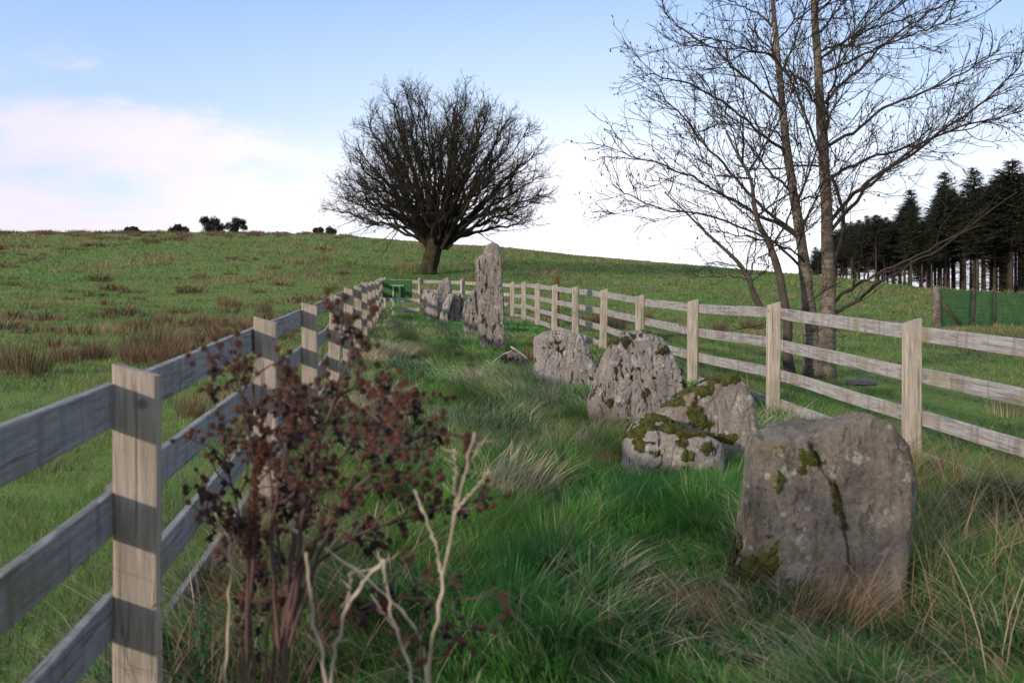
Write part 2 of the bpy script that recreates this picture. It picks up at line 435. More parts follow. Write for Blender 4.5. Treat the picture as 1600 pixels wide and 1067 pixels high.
# ------------------------------------------------------------------ tussocks and rushes
def clump_mesh(name, n, rad, h, w, c0, c1, spread, segs=4, flow=None, fl=0):
    a = RNG.random(n)*6.283; r = rad*np.sqrt(RNG.random(n))
    x = np.cos(a)*r; y = np.sin(a)*r
    az = a+RNG.normal(0, .5, n); lean = spread*(.2+r/rad)*(.5+RNG.random(n))
    if flow is not None:
        az = np.where(RNG.random(n) < fl, flow+RNG.normal(0, .45, n), az)
    hh = h*(.5+.55*RNG.random(n))*(1-.25*(r/rad)**2)
    t = RNG.random(n); c = cmix(np.tile(np.array(c0), (n, 1)), c1, t)*(.6+.7*RNG.random(n))[:, None]
    return blade_mesh(name, x, y, np.full(n, -.05), hh, np.full(n, w)*(.7+.6*RNG.random(n)), az, lean, c, segs, curl=.8)
BR0, BR1 = (.095, .055, .034), (.21, .135, .078)
rush = [clump_mesh('rush', 210, .24, .55, .009, BR0, BR1, .38) for _ in range(3)]
rushg = [clump_mesh('rush_green', 220, .26, .60, .009, (.045, .055, .022), (.16, .095, .05), .42) for _ in range(2)]
rushf = [clump_mesh('rush_far', 80, .38, .32, .03, (.075, .045, .028), (.17, .105, .06), .7, 2) for _ in range(4)]
named = [  # px, py of the foot, size, dark green base?, label
 (42, 588, 1.35, 1, 'biggest dark rush clump at the far left edge of the pasture'),
 (98, 566, 1.05, 0, 'brown rush clump just right of the biggest one at the left edge'),
 (150, 560, 1.05, 0, 'bushy brown rush clump third from the left edge'),
 (15, 575, 1.0, 0, 'low rust brown rush clump cut by the left picture edge'),
 (205, 552, 1.1, 1, 'green based rush clump in the middle of the rush belt'),
 (240, 548, 1.2, 1, 'tall greenish rush clump behind the near rail of the left fence'),
 (268, 562, 1.1, 0, 'brown rush clump nearest the top rail of the left fence'),
 (300, 540, 1.1, 0, 'brown rush clump behind the bur plant top'),
 (335, 530, 1.0, 0, 'pale brown rush clump close to the second left post'),
 (222, 518, 1.0, 1, 'dark rush clump at the back left of the rush belt'),
 (255, 508, 1.0, 0, 'brown rush clump at the back of the rush belt'),
 (310, 508, 1.05, 0, 'loose brown rush clump at the back right of the rush belt'),
 (350, 478, .8, 0, 'small round brown rush clump standing alone above the rush belt'),
 (370, 480, .7, 0, 'smaller right one of the two lone brown rush clumps above the belt'),
 (413, 488, 1.0, 0, 'straw brown rush clump against the top of the second left post'),
 (300, 652, .85, 0, 'straw coloured rush clump seen through the near bay of the left fence'),
 (447, 530, .8, 0, 'rusty rush clump seen between the second and third left posts'),
 (1125, 516, .8, 0, 'round brown rush clump behind the right fence left of the alder'),
 (1165, 512, .7, 0, 'low brown rush clump right beside the alder sapling'),
 (1183, 514, .7, 0, 'low brown rush clump against the right fence post by the alder'),
 (960, 512, 1.2, 0, 'long brown rush clump behind the middle of the right fence'),
 (935, 505, 1.1, 0, 'brown rush clump left end of the pair behind the right fence'),
 (1012, 498, .7, 0, 'small brown rush clump above the rails behind the mossy stone'),
 (1575, 650, 1.0, 2, 'upright straw rush clump behind the rails at the right edge')]
def put_copy(name, me, mat, loc, rz, s, label, cat, group=None):
    o = link(name, me, mat); o.location = loc; o.rotation_euler = (random.uniform(-.08, .08), random.uniform(-.08, .08), rz)
    o.scale = (s, s, s*random.uniform(.9, 1.1)); return tag(o, label, cat, group)
rushy = clump_mesh('rush_straw', 90, .28, .60, .007, (.28, .19, .10), (.42, .32, .18), .18)
for px, py, s, k, lab in named:
    p = hit(px, py)
    me = rushy if k == 2 else random.choice(rushg if k == 1 else rush)
    put_copy('rush_clump', me, M['grass'], p, random.random()*6, s*(.56+.018*p.y) if p.y < 40 else s*1.5, lab, 'rushes', 'rush clumps in the pasture')
rr_ = random.Random(4)
for k in range(12):
    px = rr_.gauss(255, 95); py = 530+rr_.gauss(0, 22)-(px-250)*.12
    if px < -20 or px > 440 or py < 470 or py > 575: continue
    p = hit(px, py)
    if p.x > XL(p.y)-.4: continue
    put_copy('rush_clump', rr_.choice(rush+rushg), M['grass'], p, rr_.random()*6, rr_.uniform(.55, 1.0),
             'small rush clump filling the brown rush belt behind the left fence', 'rushes', 'rush clumps filling the belt')
cnt = 0
tries = 0
while cnt < 270 and tries < 14000:
    tries += 1
    Y = 17+random.random()**.8*112; x = random.uniform(-20, 560); X = (x-HX)/F*Y
    if X > XL(min(Y, 34))-.5 and Y < 38: continue
    v = float(fbm(X*.09, Y*.05, 88, 3)); left = 1-max(0, (x-350))/330
    if random.random() > max(0, (v-.40))*5.0*left: continue
    put_copy('rush_clump', random.choice(rushf), M['grass'], (X, Y, gz(X, Y)), random.random()*6, random.uniform(.55, 1.25)*(1+Y/150),
             'small low brown rush tuft scattered on the left hillside', 'rushes', 'small rush tufts on the left hillside')
    cnt += 1
for (x, w) in [(445, 1.3), (475, 1.6), (482, 1.2), (505, .9), (590, 1.0), (10, 1.2), (60, 1.2), (130, 1.3), (160, 1.2), (395, .9)]:
    Y = 126; X = (x-HX)/F*Y
    put_copy('rush_clump', random.choice(rushf), M['grass'], (X, Y, gz(X, Y)), random.random()*6, w*1.5,
             'brown rush tuft standing on the left skyline', 'rushes', 'rush tufts along the skyline')
STR0, STR1 = (.36, .29, .18), (.55, .46, .32)
tus = [(790, 770, .95, 'large swept straw tussock in the middle of the enclosure', 0.2, .36, 420),
       (925, 700, .7, 'upright straw tussock left of the mossy low boulder', .9, .3, 260),
       (740, 600, .7, 'flattened pale tussock on the grass left of the broken stone', 2.9, .4, 220),
       (960, 735, .6, 'brown tinged tussock in front of the mossy low boulder', 3.4, .3, 240),
       (1115, 990, .75, 'rusty brown tussock at the foot of the nearest stone', 2.6, .28, 300),
       (905, 960, .5, 'sparse yellow tussock in the foreground grass', 1.2, .16, 70),
       (575, 640, .9, 'pale hay like tussock against the left fence behind the bur plant', .1, .45, 380),
       (600, 560, .9, 'pale tussock along the left fence below the green sign', .2, .5, 380),
       (1290, 985, .8, 'dark straw tussock in front of the nearest stone', .4, .3, 320)]
for px, py, s, lab, fl, rad, n in tus:
    p = hit(px, py)
    c0, c1 = (STR0, STR1) if 'brown' not in lab and 'dark' not in lab else ((.17, .10, .05), (.32, .22, .12))
    me = clump_mesh('tussock', n, rad, .52, max(.0035, .0006*p.y), c0, c1, .9, 5, flow=fl, fl=.75)
    o = link('grass_tussock', me, M['grass']); o.location = p; o.scale = (s, s, s); tag(o, lab, 'tussock')

# ------------------------------------------------------------------ fences
def box_board(L, hgt, th, axis_noise=.004, sl=0, segs=8, taper=0):
    """board along +Y from 0 to L, height along Z centred, thickness X from 0 to th; edges slightly worn"""
    V = []; Fc = []; b = min(th, hgt)*.10
    prof = [(0+b, -hgt/2), (th-b, -hgt/2), (th, -hgt/2+b), (th, hgt/2-b), (th-b, hgt/2), (b, hgt/2), (0, hgt/2-b), (0, -hgt/2+b)]
    sd = random.random()*100
    for i in range(segs+1):
        y = L*i/segs
        wx = (noise.noise(Vector((y*.9, sd, 0))))*axis_noise*2; wz = noise.noise(Vector((y*.7, sd, 5)))*axis_noise*2.5
        for k, (px_, pz_) in enumerate(prof):
            j = noise.noise(Vector((y*6, sd+k*3.1, 2)))*axis_noise*.6
            V.append((px_+wx+j, y, pz_+wz+j))
    for i in range(segs):
        for k in range(8):
            k2 = (k+1) % 8; Fc.append((i*8+k, (i+1)*8+k, (i+1)*8+k2, i*8+k2))
    Fc.append(tuple(range(8))); Fc.append(tuple(segs*8+k for k in reversed(range(8))))
    return mesh_from('board', V, Fc, False)
def post_mesh(w, d, h, slope, rnd=.012, below=.35):
    """post: width along X 0..w, depth along Y centred, top slanted: z falls by slope across the width (sign)"""
    V = []; Fc = []; prof = []
    for cx, cy, a0 in ((w-rnd, d/2-rnd, 0), (rnd, d/2-rnd, 90), (rnd, -d/2+rnd, 180), (w-rnd, -d/2+rnd, 270)):
        for q in range(4):
            a = math.radians(a0+30*q); prof.append((cx+rnd*math.cos(a), cy+rnd*math.sin(a)))
    n = len(prof); sd = random.random()*50; R = 16
    for i in range(R+1):
        t = i/R; z = -below+(h+below)*t
        for k, (x, y) in enumerate(prof):
            j = noise.noise(Vector((x*14+sd, y*14, z*2.2)))*.006
            zz = z if i < R else h
            if i >= R-1: zz = z-slope*(x/w)*(1 if i == R else .9)+(noise.noise(Vector((x*30, y*30, sd)))*.006 if i == R else 0)
            V.append((x+j+noise.noise(Vector((z, sd, 0)))*.008, y+j, zz))
    for i in range(R):
        for k in range(n):
            k2 = (k+1) % n; Fc.append((i*n+k, i*n+k2, (i+1)*n+k2, (i+1)*n+k))
    Fc.append(tuple(R*n+k for k in range(n))); Fc.append(tuple(k for k in reversed(range(n))))
    return mesh_from('post', V, Fc, False)

def build_fence(name, pts, side, pm, rm, label, heights, slope=.04, nrail=4, w=.138, d=.075, netting=False):
    """pts: XY of the outer edge of each post; side=-1: rails on the left of the run, posts reach right"""
    p0 = Vector((pts[0][0], pts[0][1], gz(*pts[0])))
    root = empty(name, p0, label, 'fence')
    tops = []
    for i, (x, y) in enumerate(pts):
        j = min(i, len(pts)-2); dx, dy = pts[j+1][0]-pts[j][0], pts[j+1][1]-pts[j][1]
        ang = math.atan2(dy, dx)-math.pi/2
        g = float(ground(x, y, False)); h = heights[i]
        tops.append(g+h)
        me = post_mesh(w, d, h, slope)
        o = link('post', me, pm, root)
        o.location = Vector((x, y, g))-p0
        o.rotation_euler = (random.gauss(0, .012), random.gauss(0, .010), ang if side < 0 else ang+math.pi)
    for i in range(len(pts)-1):
        (x0, y0), (x1, y1) = pts[i], pts[i+1]
        D = Vector((x1-x0, y1-y0, 0)); L = D.length; u = D/L; nrm = Vector((-u.y, u.x, 0))  # left
        for k in range(nrail):
            z0 = tops[i]-.13-.33*k+random.gauss(0, .006); z1 = tops[i+1]-.13-.33*k+random.gauss(0, .006)
            th = .032; me = box_board(math.hypot(L, z1-z0)-.006, .136 if rm is M['rail_l'] else .118, th)
            o = link('rail', me, rm, root)
            st = Vector((x0, y0, z0))+u*.003
            st += nrm*(th*0+.004) if side < 0 else -nrm*(th+.004)
            # board thickness runs along +X local; for the left run it must lie to the left of the posts
            off = nrm*(th) if side < 0 else Vector((0, 0, 0))
            pt = math.atan2(z1-z0, L)
            o.rotation_euler = (pt, 0, math.atan2(u.y, u.x)-math.pi/2)
            o.location = (st+(off if side < 0 else nrm*0)) - p0 if side < 0 else (st+nrm*0)-p0
            # local +X is to the right of the run
            if side > 0: o.location = Vector((x0, y0, z0))+u*.003+(-nrm)*.004-p0
    if netting:
        mb = MB()
        for i in range(len(pts)-1):
            a = Vector((*pts[i], tops[i])); b = Vector((*pts[i+1], tops[i+1])); L = (b-a).length
            u = (b-a); nrm = Vector((-u.y, u.x, 0)).normalized()*(.05 if side < 0 else -.05)
            for k in range(8):
                o_ = Vector((0, 0, -.42-.1*k)); mb.tube([a+nrm+o_-p0, b+nrm+o_-p0], [.0009]*2, 3, False)
            for k in range(int(L/.15)):
                q = a.lerp(b, (k+.5)*.15/L)+nrm-p0; mb.tube([q+Vector((0, 0, -.42)), q+Vector((0, 0, -1.15))], [.0008]*2, 3, False)
        mb.build('wire_netting', M['wire'], root)
    return root
S = 2.85
YL = [3.16+S*i for i in range(-2, 12)]
ptsL = [(XL(y)+.012, y) for y in YL]
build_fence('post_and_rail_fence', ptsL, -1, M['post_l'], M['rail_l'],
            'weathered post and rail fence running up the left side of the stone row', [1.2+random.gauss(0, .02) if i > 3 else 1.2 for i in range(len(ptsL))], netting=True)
YR = [7.9+2.86*i for i in range(-2, 10)]
ptsR = [(XR(y)+.07, y) for y in YR]
build_fence('post_and_rail_fence', ptsR, 1, M['post_r'], M['rail'],
            'pale four rail fence running up the right side of the stone row', [1.2+random.gauss(0, .025) for _ in ptsR], netting=False)
bx0, by0 = ptsL[-1]; bx1, by1 = ptsR[-1]
ptsB = [(bx0+(bx1-bx0)*t+.02, by0+(by1-by0)*t+.05) for t in (0, .34, .64, 1)]
ptsB = [(-4.45, 35.0), (-3.25, 35.0), (-1.72, 34.9), (.02, 34.0)]
build_fence('post_and_rail_fence', ptsB, -1, M['post_r'], M['rail'],
            'short pale fence closing the far end of the enclosure below the round tree', [1.2, 1.2, 1.2, 1.18])
# an older dark post standing behind the right fence
mb = MB()
px_ = hit(861, 512); Yp = YR[8-0] if False else 25.35
bX = XR(Yp)+.16; g = gz(bX, Yp)
me = post_mesh(.15, .13, 1.42, .01, .04); o = link('old_post', me, M['oldpost']); o.location = (bX-.12, Yp+.14, g)
tag(o, 'taller dark brown post standing just behind the right fence', 'post')

# ------------------------------------------------------------------ stones
def resample_profile(T, W, e=.34, m=80):
    ph = np.linspace(-math.pi/2, math.pi/2, 4000)
    c = np.abs(np.cos(ph))**e; s = np.sign(np.sin(ph))*np.abs(np.sin(ph))**e
    L = np.concatenate([[0], np.cumsum(np.hypot(np.diff(c)*W, np.diff(s)*T))]); u = np.linspace(0, L[-1], m)
    return np.interp(u, L, c), np.interp(u, L, s)
def seg_d(x, z, a, b):
    dx, dz = b[0]-a[0], b[1]-a[1]; t = max(0, min(1, ((x-a[0])*dx+(z-a[1])*dz)/(dx*dx+dz*dz+1e-9)))
    return math.hypot(x-a[0]-t*dx, z-a[1]-t*dz)
def components(fl):
    par = {}
    def find(a):
        while par.setdefault(a, a) != a: par[a] = par[par[a]]; a = par[a]
        return a
    for f in fl:
        r0 = find(f[0])
        for k in f[1:]: par[find(k)] = r0
    g = {}
    for f in fl: g.setdefault(find(f[0]), []).append(f)
    return sorted(g.values(), key=len, reverse=True)
def stone(name, outline, Y, thick, label, mat, amp=.03, strata=.012, pit=.012, tilt=(0, 0, 0), moss=(), e=.32, seed=0, zsc=1, smooth_o=2, mossmat='moss', group=None, shear=0, cracks=(), speck=0, chamfer=None):
    pts = [P(x, y, Y) for x, y in outline]
    cx = sum(p.x for p in pts)/len(pts); cz = sum(p.z for p in pts)/len(pts)
    poly = np.array([(p.x-cx, p.z-cz) for p in pts])
    NT = 300; cl_p = np.vstack([poly, poly[:1]]); sl = np.concatenate([[0], np.cumsum(np.hypot(*np.diff(cl_p, axis=0).T))])
    uu = np.linspace(0, sl[-1], NT, endpoint=False); OX = np.interp(uu, sl, cl_p[:, 0]); OZ = np.interp(uu, sl, cl_p[:, 1])
    for _ in range(3*smooth_o): OX = (np.roll(OX, 1)+2*OX+np.roll(OX, -1))/4; OZ = (np.roll(OZ, 1)+2*OZ+np.roll(OZ, -1))/4
    if ((OX*np.roll(OZ, -1)-np.roll(OX, -1)*OZ).sum() < 0): OX = OX[::-1]; OZ = OZ[::-1]
    R = np.hypot(OX, OZ)
    W = float(R.mean()); c, s = resample_profile(thick/2, W, e)
    Mv = len(c)
    V = np.zeros((Mv, NT, 3))
    for j in range(Mv):
        V[j, :, 0] = OX*c[j]; V[j, :, 2] = OZ*c[j]; V[j, :, 1] = s[j]*thick/2
    V[..., 1] += shear*V[..., 2]
    Vf = V.reshape(-1, 3)
    idx = lambda j, k: j*NT+k % NT
    Fc = [(idx(j, k), idx(j+1, k), idx(j+1, k+1), idx(j, k+1)) for j in range(Mv-1) for k in range(NT)]
    me = mesh_from(name, Vf, Fc)
    nr = np.empty(len(Vf)*3, np.float32); me.vertices.foreach_get('normal', nr); nr = nr.reshape(-1, 3)
    cl = [([((x-HX)/F*Y-cx, (HY-y)/F*Y-cz) for x, y in c_], cw, cd) for c_, cw, cd in cracks]
    out = np.empty_like(Vf); sv = Vector((seed*7.3, seed*3.1, seed*5.7))
    for i in range(len(Vf)):
        p = Vector(Vf[i])*1.0; q = p+sv
        d = amp*noise.fractal(q*2.2, 1.0, 2.0, 4)
        # facets
        dd, _ = noise.voronoi(Vector((q.x*2.6, q.y*2.6, q.z*1.7)))
        d += amp*.5*(dd[1]-dd[0]-.3)
        r = 1-abs(noise.noise(Vector((q.x*9, q.y*9, q.z*1.3+noise.noise(q*2)*.8))))*2
        d -= strata*max(0, r-.72)*3.4
        d += strata*.6*noise.noise(Vector((q.x*14, q.y*14, q.z*3)))
        pn = noise.noise(Vector((q.x*34, q.y*34, q.z*20)))
        if pn > .30: d -= pit*.55*min(1, (pn-.30)*6)
        d += .0035*noise.fractal(q*28, 1, 2, 3)
        if chamfer and Vf[i][1] < thick*.1:
            zl = float(np.interp(Vf[i][0], [ (x-HX)/F*Y-cx for x, _ in chamfer], [(HY-y)/F*Y-cz for _, y in chamfer]))
            if Vf[i][2] > zl: Vf[i][1] += (Vf[i][2]-zl+.006*noise.noise(q*14))*3.2
        for (cl_, cw, cd) in cl:
            if Vf[i][1] < 0:
                ds = min(seg_d(Vf[i][0], Vf[i][2]+.0, a, b) for a, b in zip(cl_[:-1], cl_[1:]))+.012*noise.noise(q*11)
                if ds < cw: d -= cd*(1-max(0, ds)/cw)**.6
        out[i] = Vf[i]+nr[i]*d
    me.vertices.foreach_set('co', out.ravel().astype(np.float32)); me.update()
    me.vertices.foreach_get('normal', nr2 := np.empty(len(Vf)*3, np.float32)); nr2 = nr2.reshape(-1, 3)
    root = link(name, me, mat); root.location = (cx, Y+thick*.35, cz); root.rotation_euler = tilt
    tag(root, label, 'stone', group)
    if moss:
        mk = np.full(len(Vf), -1.0)
        for (mx, my, mr, my2) in moss:
            mp_ = P(mx, my, Y); lx, lz = mp_.x-cx, mp_.z-cz; r1 = mr/F*Y; r2 = my2/F*Y
            g_ = 1-np.sqrt(((out[:, 0]-lx)/r1)**2+((out[:, 2]-lz)/r2)**2)
            mk = np.maximum(mk, g_)
        nn = np.array([noise.fractal((Vector(v)+sv)*9, 1, 2, 4)*.75+noise.noise((Vector(v)+sv)*34)*.42 for v in out])
        mk = mk+nn
        mk[out[:, 1] > thick*.42] = -1
        th_ = np.clip(mk, 0, .5)
        fz = np.array([noise.noise(Vector(v)*70) for v in out])
        MV = out+nr2*(th_[:, None]*.022+.0035*np.sign(mk)[:, None]+(fz*.004)[:, None])
        fl = [f for f in Fc if min(mk[k] for k in f) > -.02]
        comps = components(fl); big = [c for c in comps if len(c) > 120][:12]; small = [f for c in comps if c not in big for f in c]
        for c in big+([small] if small else []):
            used = sorted({k for f in c for k in f}); mp2 = {k: i for i, k in enumerate(used)}
            m2 = mesh_from('moss', MV[used], [tuple(mp2[k] for k in f) for f in c])
            o = link('moss', m2, M[mossmat], root)
            if c is small: o['kind'] = 'stuff'
    if speck:
        mk = np.array([noise.noise(Vector(((v[0]+sv.x)*19, (v[1]+sv.y)*19, (v[2]+sv.z)*12)))+.55*noise.noise((Vector(v)+sv)*5)+.3*noise.noise((Vector(v)+sv)*45) for v in out])-speck
        MV = out+nr2*(.003+.006*np.clip(mk, 0, .3)[:, None]/.3)
        fl = [f for f in Fc if min(mk[k] for k in f) > 0 and out[f[0]][1] < thick*.4]
        if fl:
            used = sorted({k for f in fl for k in f}); mp2 = {k: i for i, k in enumerate(used)}
            o = link('moss_specks', mesh_from('moss', MV[used], [tuple(mp2[k] for k in f) for f in fl]), M['moss_dark'], root); o['kind'] = 'stuff'
    return root
def zc(l, s, ox, oy): return [(ox+a/s, oy+b/s) for a, b in l]
sg = [mat_stone('lichen_stone_a', (.178, .158, .136), (.080, .064, .048), (.36, .35, .32), 1, .5, .45),
      mat_stone('lichen_stone_b', (.245, .222, .205), (.165, .140, .125), (.42, .40, .37), 2, .5, .95),
      mat_stone('lichen_stone_c', (.235, .204, .180), (.165, .130, .108), (.42, .39, .34), 3, .5, .35),
      mat_stone('lichen_stone_d', (.265, .24, .222), (.18, .158, .145), (.43, .42, .395), 5, .5, .95),
      mat_stone('lichen_stone_e', (.222, .198, .178), (.155, .128, .112), (.42, .41, .39), 8, .5, .9)]
stone('standing_stone', zc([(140, 900), (128, 700), (160, 600), (172, 450), (180, 270), (192, 195), (290, 160), (400, 150), (520, 135), (620, 112), (690, 140), (738, 230), (765, 370), (752, 560), (728, 720), (700, 900)], 2.284, 1100, 600), 4.55, .46,
      'big square topped grey brown stone nearest the camera at lower right', sg[0], .022, .012, .008, tilt=(-.05, 0, -.10), seed=1, e=.20, smooth_o=1, chamfer=[(1170, 692), (1240, 690), (1283, 688), (1290, 676), (1360, 656), (1400, 648), (1440, 690)], cracks=[([(1272, 700), (1292, 742), (1308, 765), (1318, 800), (1327, 860), (1334, 925)], .014, .03), ([(1262, 660), (1275, 690), (1288, 720)], .03, .02)],
      moss=[(1270, 718, 22, 16), (1256, 740, 12, 18), (1222, 755, 7, 16), (1180, 895, 46, 48), (1205, 935, 60, 34), (1306, 775, 5, 26), (1316, 810, 5, 20)])
stone('standing_stone', zc([(690, 900), (800, 640), (850, 600), (960, 520), (1060, 468), (1190, 448), (1250, 490), (1290, 570), (1312, 680), (1325, 760), (1290, 900), (1000, 930)], 3.2326, 780, 450), 7.75, .42,
      'leaning pinkish boulder with a moss cap beside the right fence', sg[2], .03, .010, .006, tilt=(-.14, .0, .1), seed=2, e=.4, mossmat='moss',
      moss=[(1125, 594, 50, 12), (1080, 612, 34, 11), (1050, 630, 25, 8), (1078, 650, 12, 28), (1092, 668, 16, 14), (1120, 690, 25, 10)])
stone('boulder', zc([(640, 1000), (635, 760), (680, 690), (780, 655), (900, 690), (1040, 740), (1160, 830), (1170, 1000)], 3.2326, 780, 450), 7.35, .62,
      'low broken boulder mostly covered in green moss in front of the leaning one', sg[3], .035, .012, .010, tilt=(-.25, 0, 0), seed=3, e=.6, mossmat='moss',
      moss=[(1030, 668, 48, 9), (1085, 690, 34, 9), (1000, 705, 16, 16), (1062, 704, 14, 7), (1100, 715, 14, 12), (1040, 682, 40, 10), (995, 690, 14, 9), (1075, 725, 12, 8), (1020, 722, 12, 7)])
stone('standing_stone', zc([(448, 800), (452, 640), (462, 570), (500, 450), (520, 340), (575, 250), (640, 218), (760, 226), (850, 268), (910, 360), (945, 440), (950, 560), (960, 800)], 3.2326, 780, 450), 9.6, .40,
      'broad grey stone pitted with dark moss specks, second along from the tall stone', sg[1], .028, .016, .022, tilt=(-.08, 0, .12), seed=4, e=.36, speck=.40, mossmat='moss',
      moss=[(957, 533, 8, 7), (1035, 550, 12, 6), (1012, 520, 20, 4), (945, 632, 7, 10)])
stone('standing_stone', zc([(165, 560), (168, 430), (175, 330), (182, 250), (230, 222), (330, 214), (420, 240), (465, 310), (492, 400), (495, 560)], 3.2326, 780, 450), 13.4, .38,
      'low rounded grey block right of the tall stone', sg[3], .025, .014, .022, tilt=(-.05, 0, .1), seed=5, e=.36, speck=.42)
stone('standing_stone', zc([(600, 1080), (595, 930), (575, 780), (565, 560), (560, 400), (548, 195), (575, 160), (612, 138), (632, 68), (690, 36), (735, 58), (762, 180), (772, 330), (782, 600), (800, 940), (805, 1080)], 5.336, 640, 370), 18.6, .42,
      'tallest stone of the row, a narrow grey pillar with a notched top', sg[4], .012, .010, .024, tilt=(0, 0, .12), seed=6, e=.24, smooth_o=1, speck=.46, cracks=[([(748, 405), (747, 440)], .012, .03), ([(757, 396), (755, 430)], .010, .02)])
stone('standing_stone', zc([(450, 820), (455, 720), (470, 620), (490, 480), (528, 432), (558, 418), (600, 450), (640, 600), (640, 820)], 5.336, 640, 370), 23.5, .45,
      'pointed slab half hidden behind the left edge of the tall pillar stone', sg[4], .025, .02, .03, seed=7, e=.36, speck=.5, cracks=[([(744, 450), (746, 475), (748, 490)], .05, .12)])
stone('standing_stone', zc([(248, 760), (255, 660), (280, 560), (312, 478), (345, 462), (372, 480), (345, 560), (312, 680), (330, 760)], 5.336, 640, 370), 29.2, .45,
      'thin split slab leaning beside the squat stone left of the tall pillar', sg[3], .03, .03, .02, seed=8, e=.36)
stone('standing_stone', zc([(305, 760), (318, 640), (350, 540), (400, 462), (448, 475), (484, 540), (490, 620), (470, 760)], 5.336, 640, 370), 29.6, .6,
      'squat split stone with dark cleft left of the tall pillar', sg[1], .03, .03, .03, seed=9, e=.4, speck=.5, cracks=[([(721, 462), (722, 480), (718, 492)], .05, .14)])
stone('standing_stone', zc([(145, 760), (140, 640), (120, 560), (112, 478), (150, 438), (230, 462), (275, 540), (275, 640), (260, 760)], 5.336, 640, 370), 30.2, .55,
      'leftmost broad grey stone nearest the green sign', sg[3], .04, .03, .03, tilt=(0, 0, -.5), seed=10, e=.4)
stone('standing_stone', zc([(205, 760), (215, 480), (240, 395), (290, 342), (322, 326), (340, 350), (345, 470), (330, 760)], 5.336, 640, 370), 31.6, .4,
      'pointed grey stone standing behind the leftmost stones', sg[4], .035, .03, .02, seed=12, e=.36)
stone('broken_stone', [(776, 578), (784, 563), (792, 553), (800, 549), (807, 551), (812, 548), (821, 556), (826, 566), (834, 578)], 15.2, .35,
      'small broken stone lying in the grass at the foot of the tall pillar', sg[0], .05, .02, .02, tilt=(-.3, .15, .2), seed=13, e=.8, speck=.2)
for (a, b, lab) in (((770, 566), (803, 544), 'left bleached stick propped on the small broken stone'), ((798, 541), (826, 563), 'right bleached stick propped on the small broken stone')):
    mb = MB(); p0 = P(*a, 14.9); p1 = P(*b, 14.95); mid = p0.lerp(p1, .5)+Vector((0, 0, .02))
    mb.tube([p0-p0, (mid-p0)*.6+Vector((0, -.02, .0)), mid-p0, (mid-p0)*1.5+Vector((.02, 0, -.03)), p1-p0], [.012, .016, .014, .012, .007], 6); o = mb.build('dry_stick', M['stick']); o.location = p0
    tag(o, lab, 'stick')
# bracken-brown stem tuft by that stone
p = hit(829, 566); o = link('dead_fern', clump_mesh('fern', 60, .08, .50, .014, (.10, .05, .03), (.18, .10, .06), .25), M['grass']); o.location = p
tag(o, 'small rusty dead fern between the tall pillar and the rounded block', 'fern')

# ------------------------------------------------------------------ sign (seen from behind)
gS = gz(-3.75, 32.4)
root = empty('information_sign', (-3.75, 32.4, gS), 'dark green sign board seen from behind on two pale green legs', 'sign')
def boxm(x0, x1, y0, y1, z0, z1, bev=.006):
    import bmesh
    bm = bmesh.new(); bmesh.ops.create_cube(bm, size=1)
    for v in bm.verts: v.co = Vector(((x0+x1)/2+v.co.x*(x1-x0), (y0+y1)/2+v.co.y*(y1-y0), (z0+z1)/2+v.co.z*(z1-z0)))
    bmesh.ops.bevel(bm, geom=bm.edges[:], offset=bev, segments=2, affect='EDGES')
    me = bpy.data.meshes.new('b'); bm.to_mesh(me); bm.free(); return me
zt = P(620, 437, 32.4).z-gS; zb = P(620, 465, 32.4).z-gS
bo = link('board', boxm(-.48, .48, .03, .06, zb, zt, .012), M['green'], root); bo.rotation_euler = (0, .012, 0)
for x in (-.14, .07): link('leg', boxm(x, x+.055, -.02, .025, -.3, zt-.2), M['green2'], root)
link('crossbar', boxm(-.22, .24, -.022, .028, zt-.20+.001, zt-.165), M['green2'], root)

# ------------------------------------------------------------------ branch growth
def wander(start, d, L, n, jit, up, rnd):
    pts = [Vector(start)]; d = Vector(d).normalized()
    for i in range(n):
        d = (d+Vector((rnd.gauss(0, jit), rnd.gauss(0, jit), rnd.gauss(0, jit)+up))).normalized()
        pts.append(pts[-1]+d*(L/n))
    return pts
def along(pts, t):
    f = t*(len(pts)-1); i = min(int(f), len(pts)-2); return pts[i].lerp(pts[i+1], f-i), (pts[i+1]-pts[i]).normalized()
def side_dir(d, ang, rnd):
    a = Vector((rnd.gauss(0, 1), rnd.gauss(0, 1), rnd.gauss(0, 1))); a = (a-d*a.dot(d)).normalized()
    return (d*math.cos(ang)+a*math.sin(ang)).normalized()

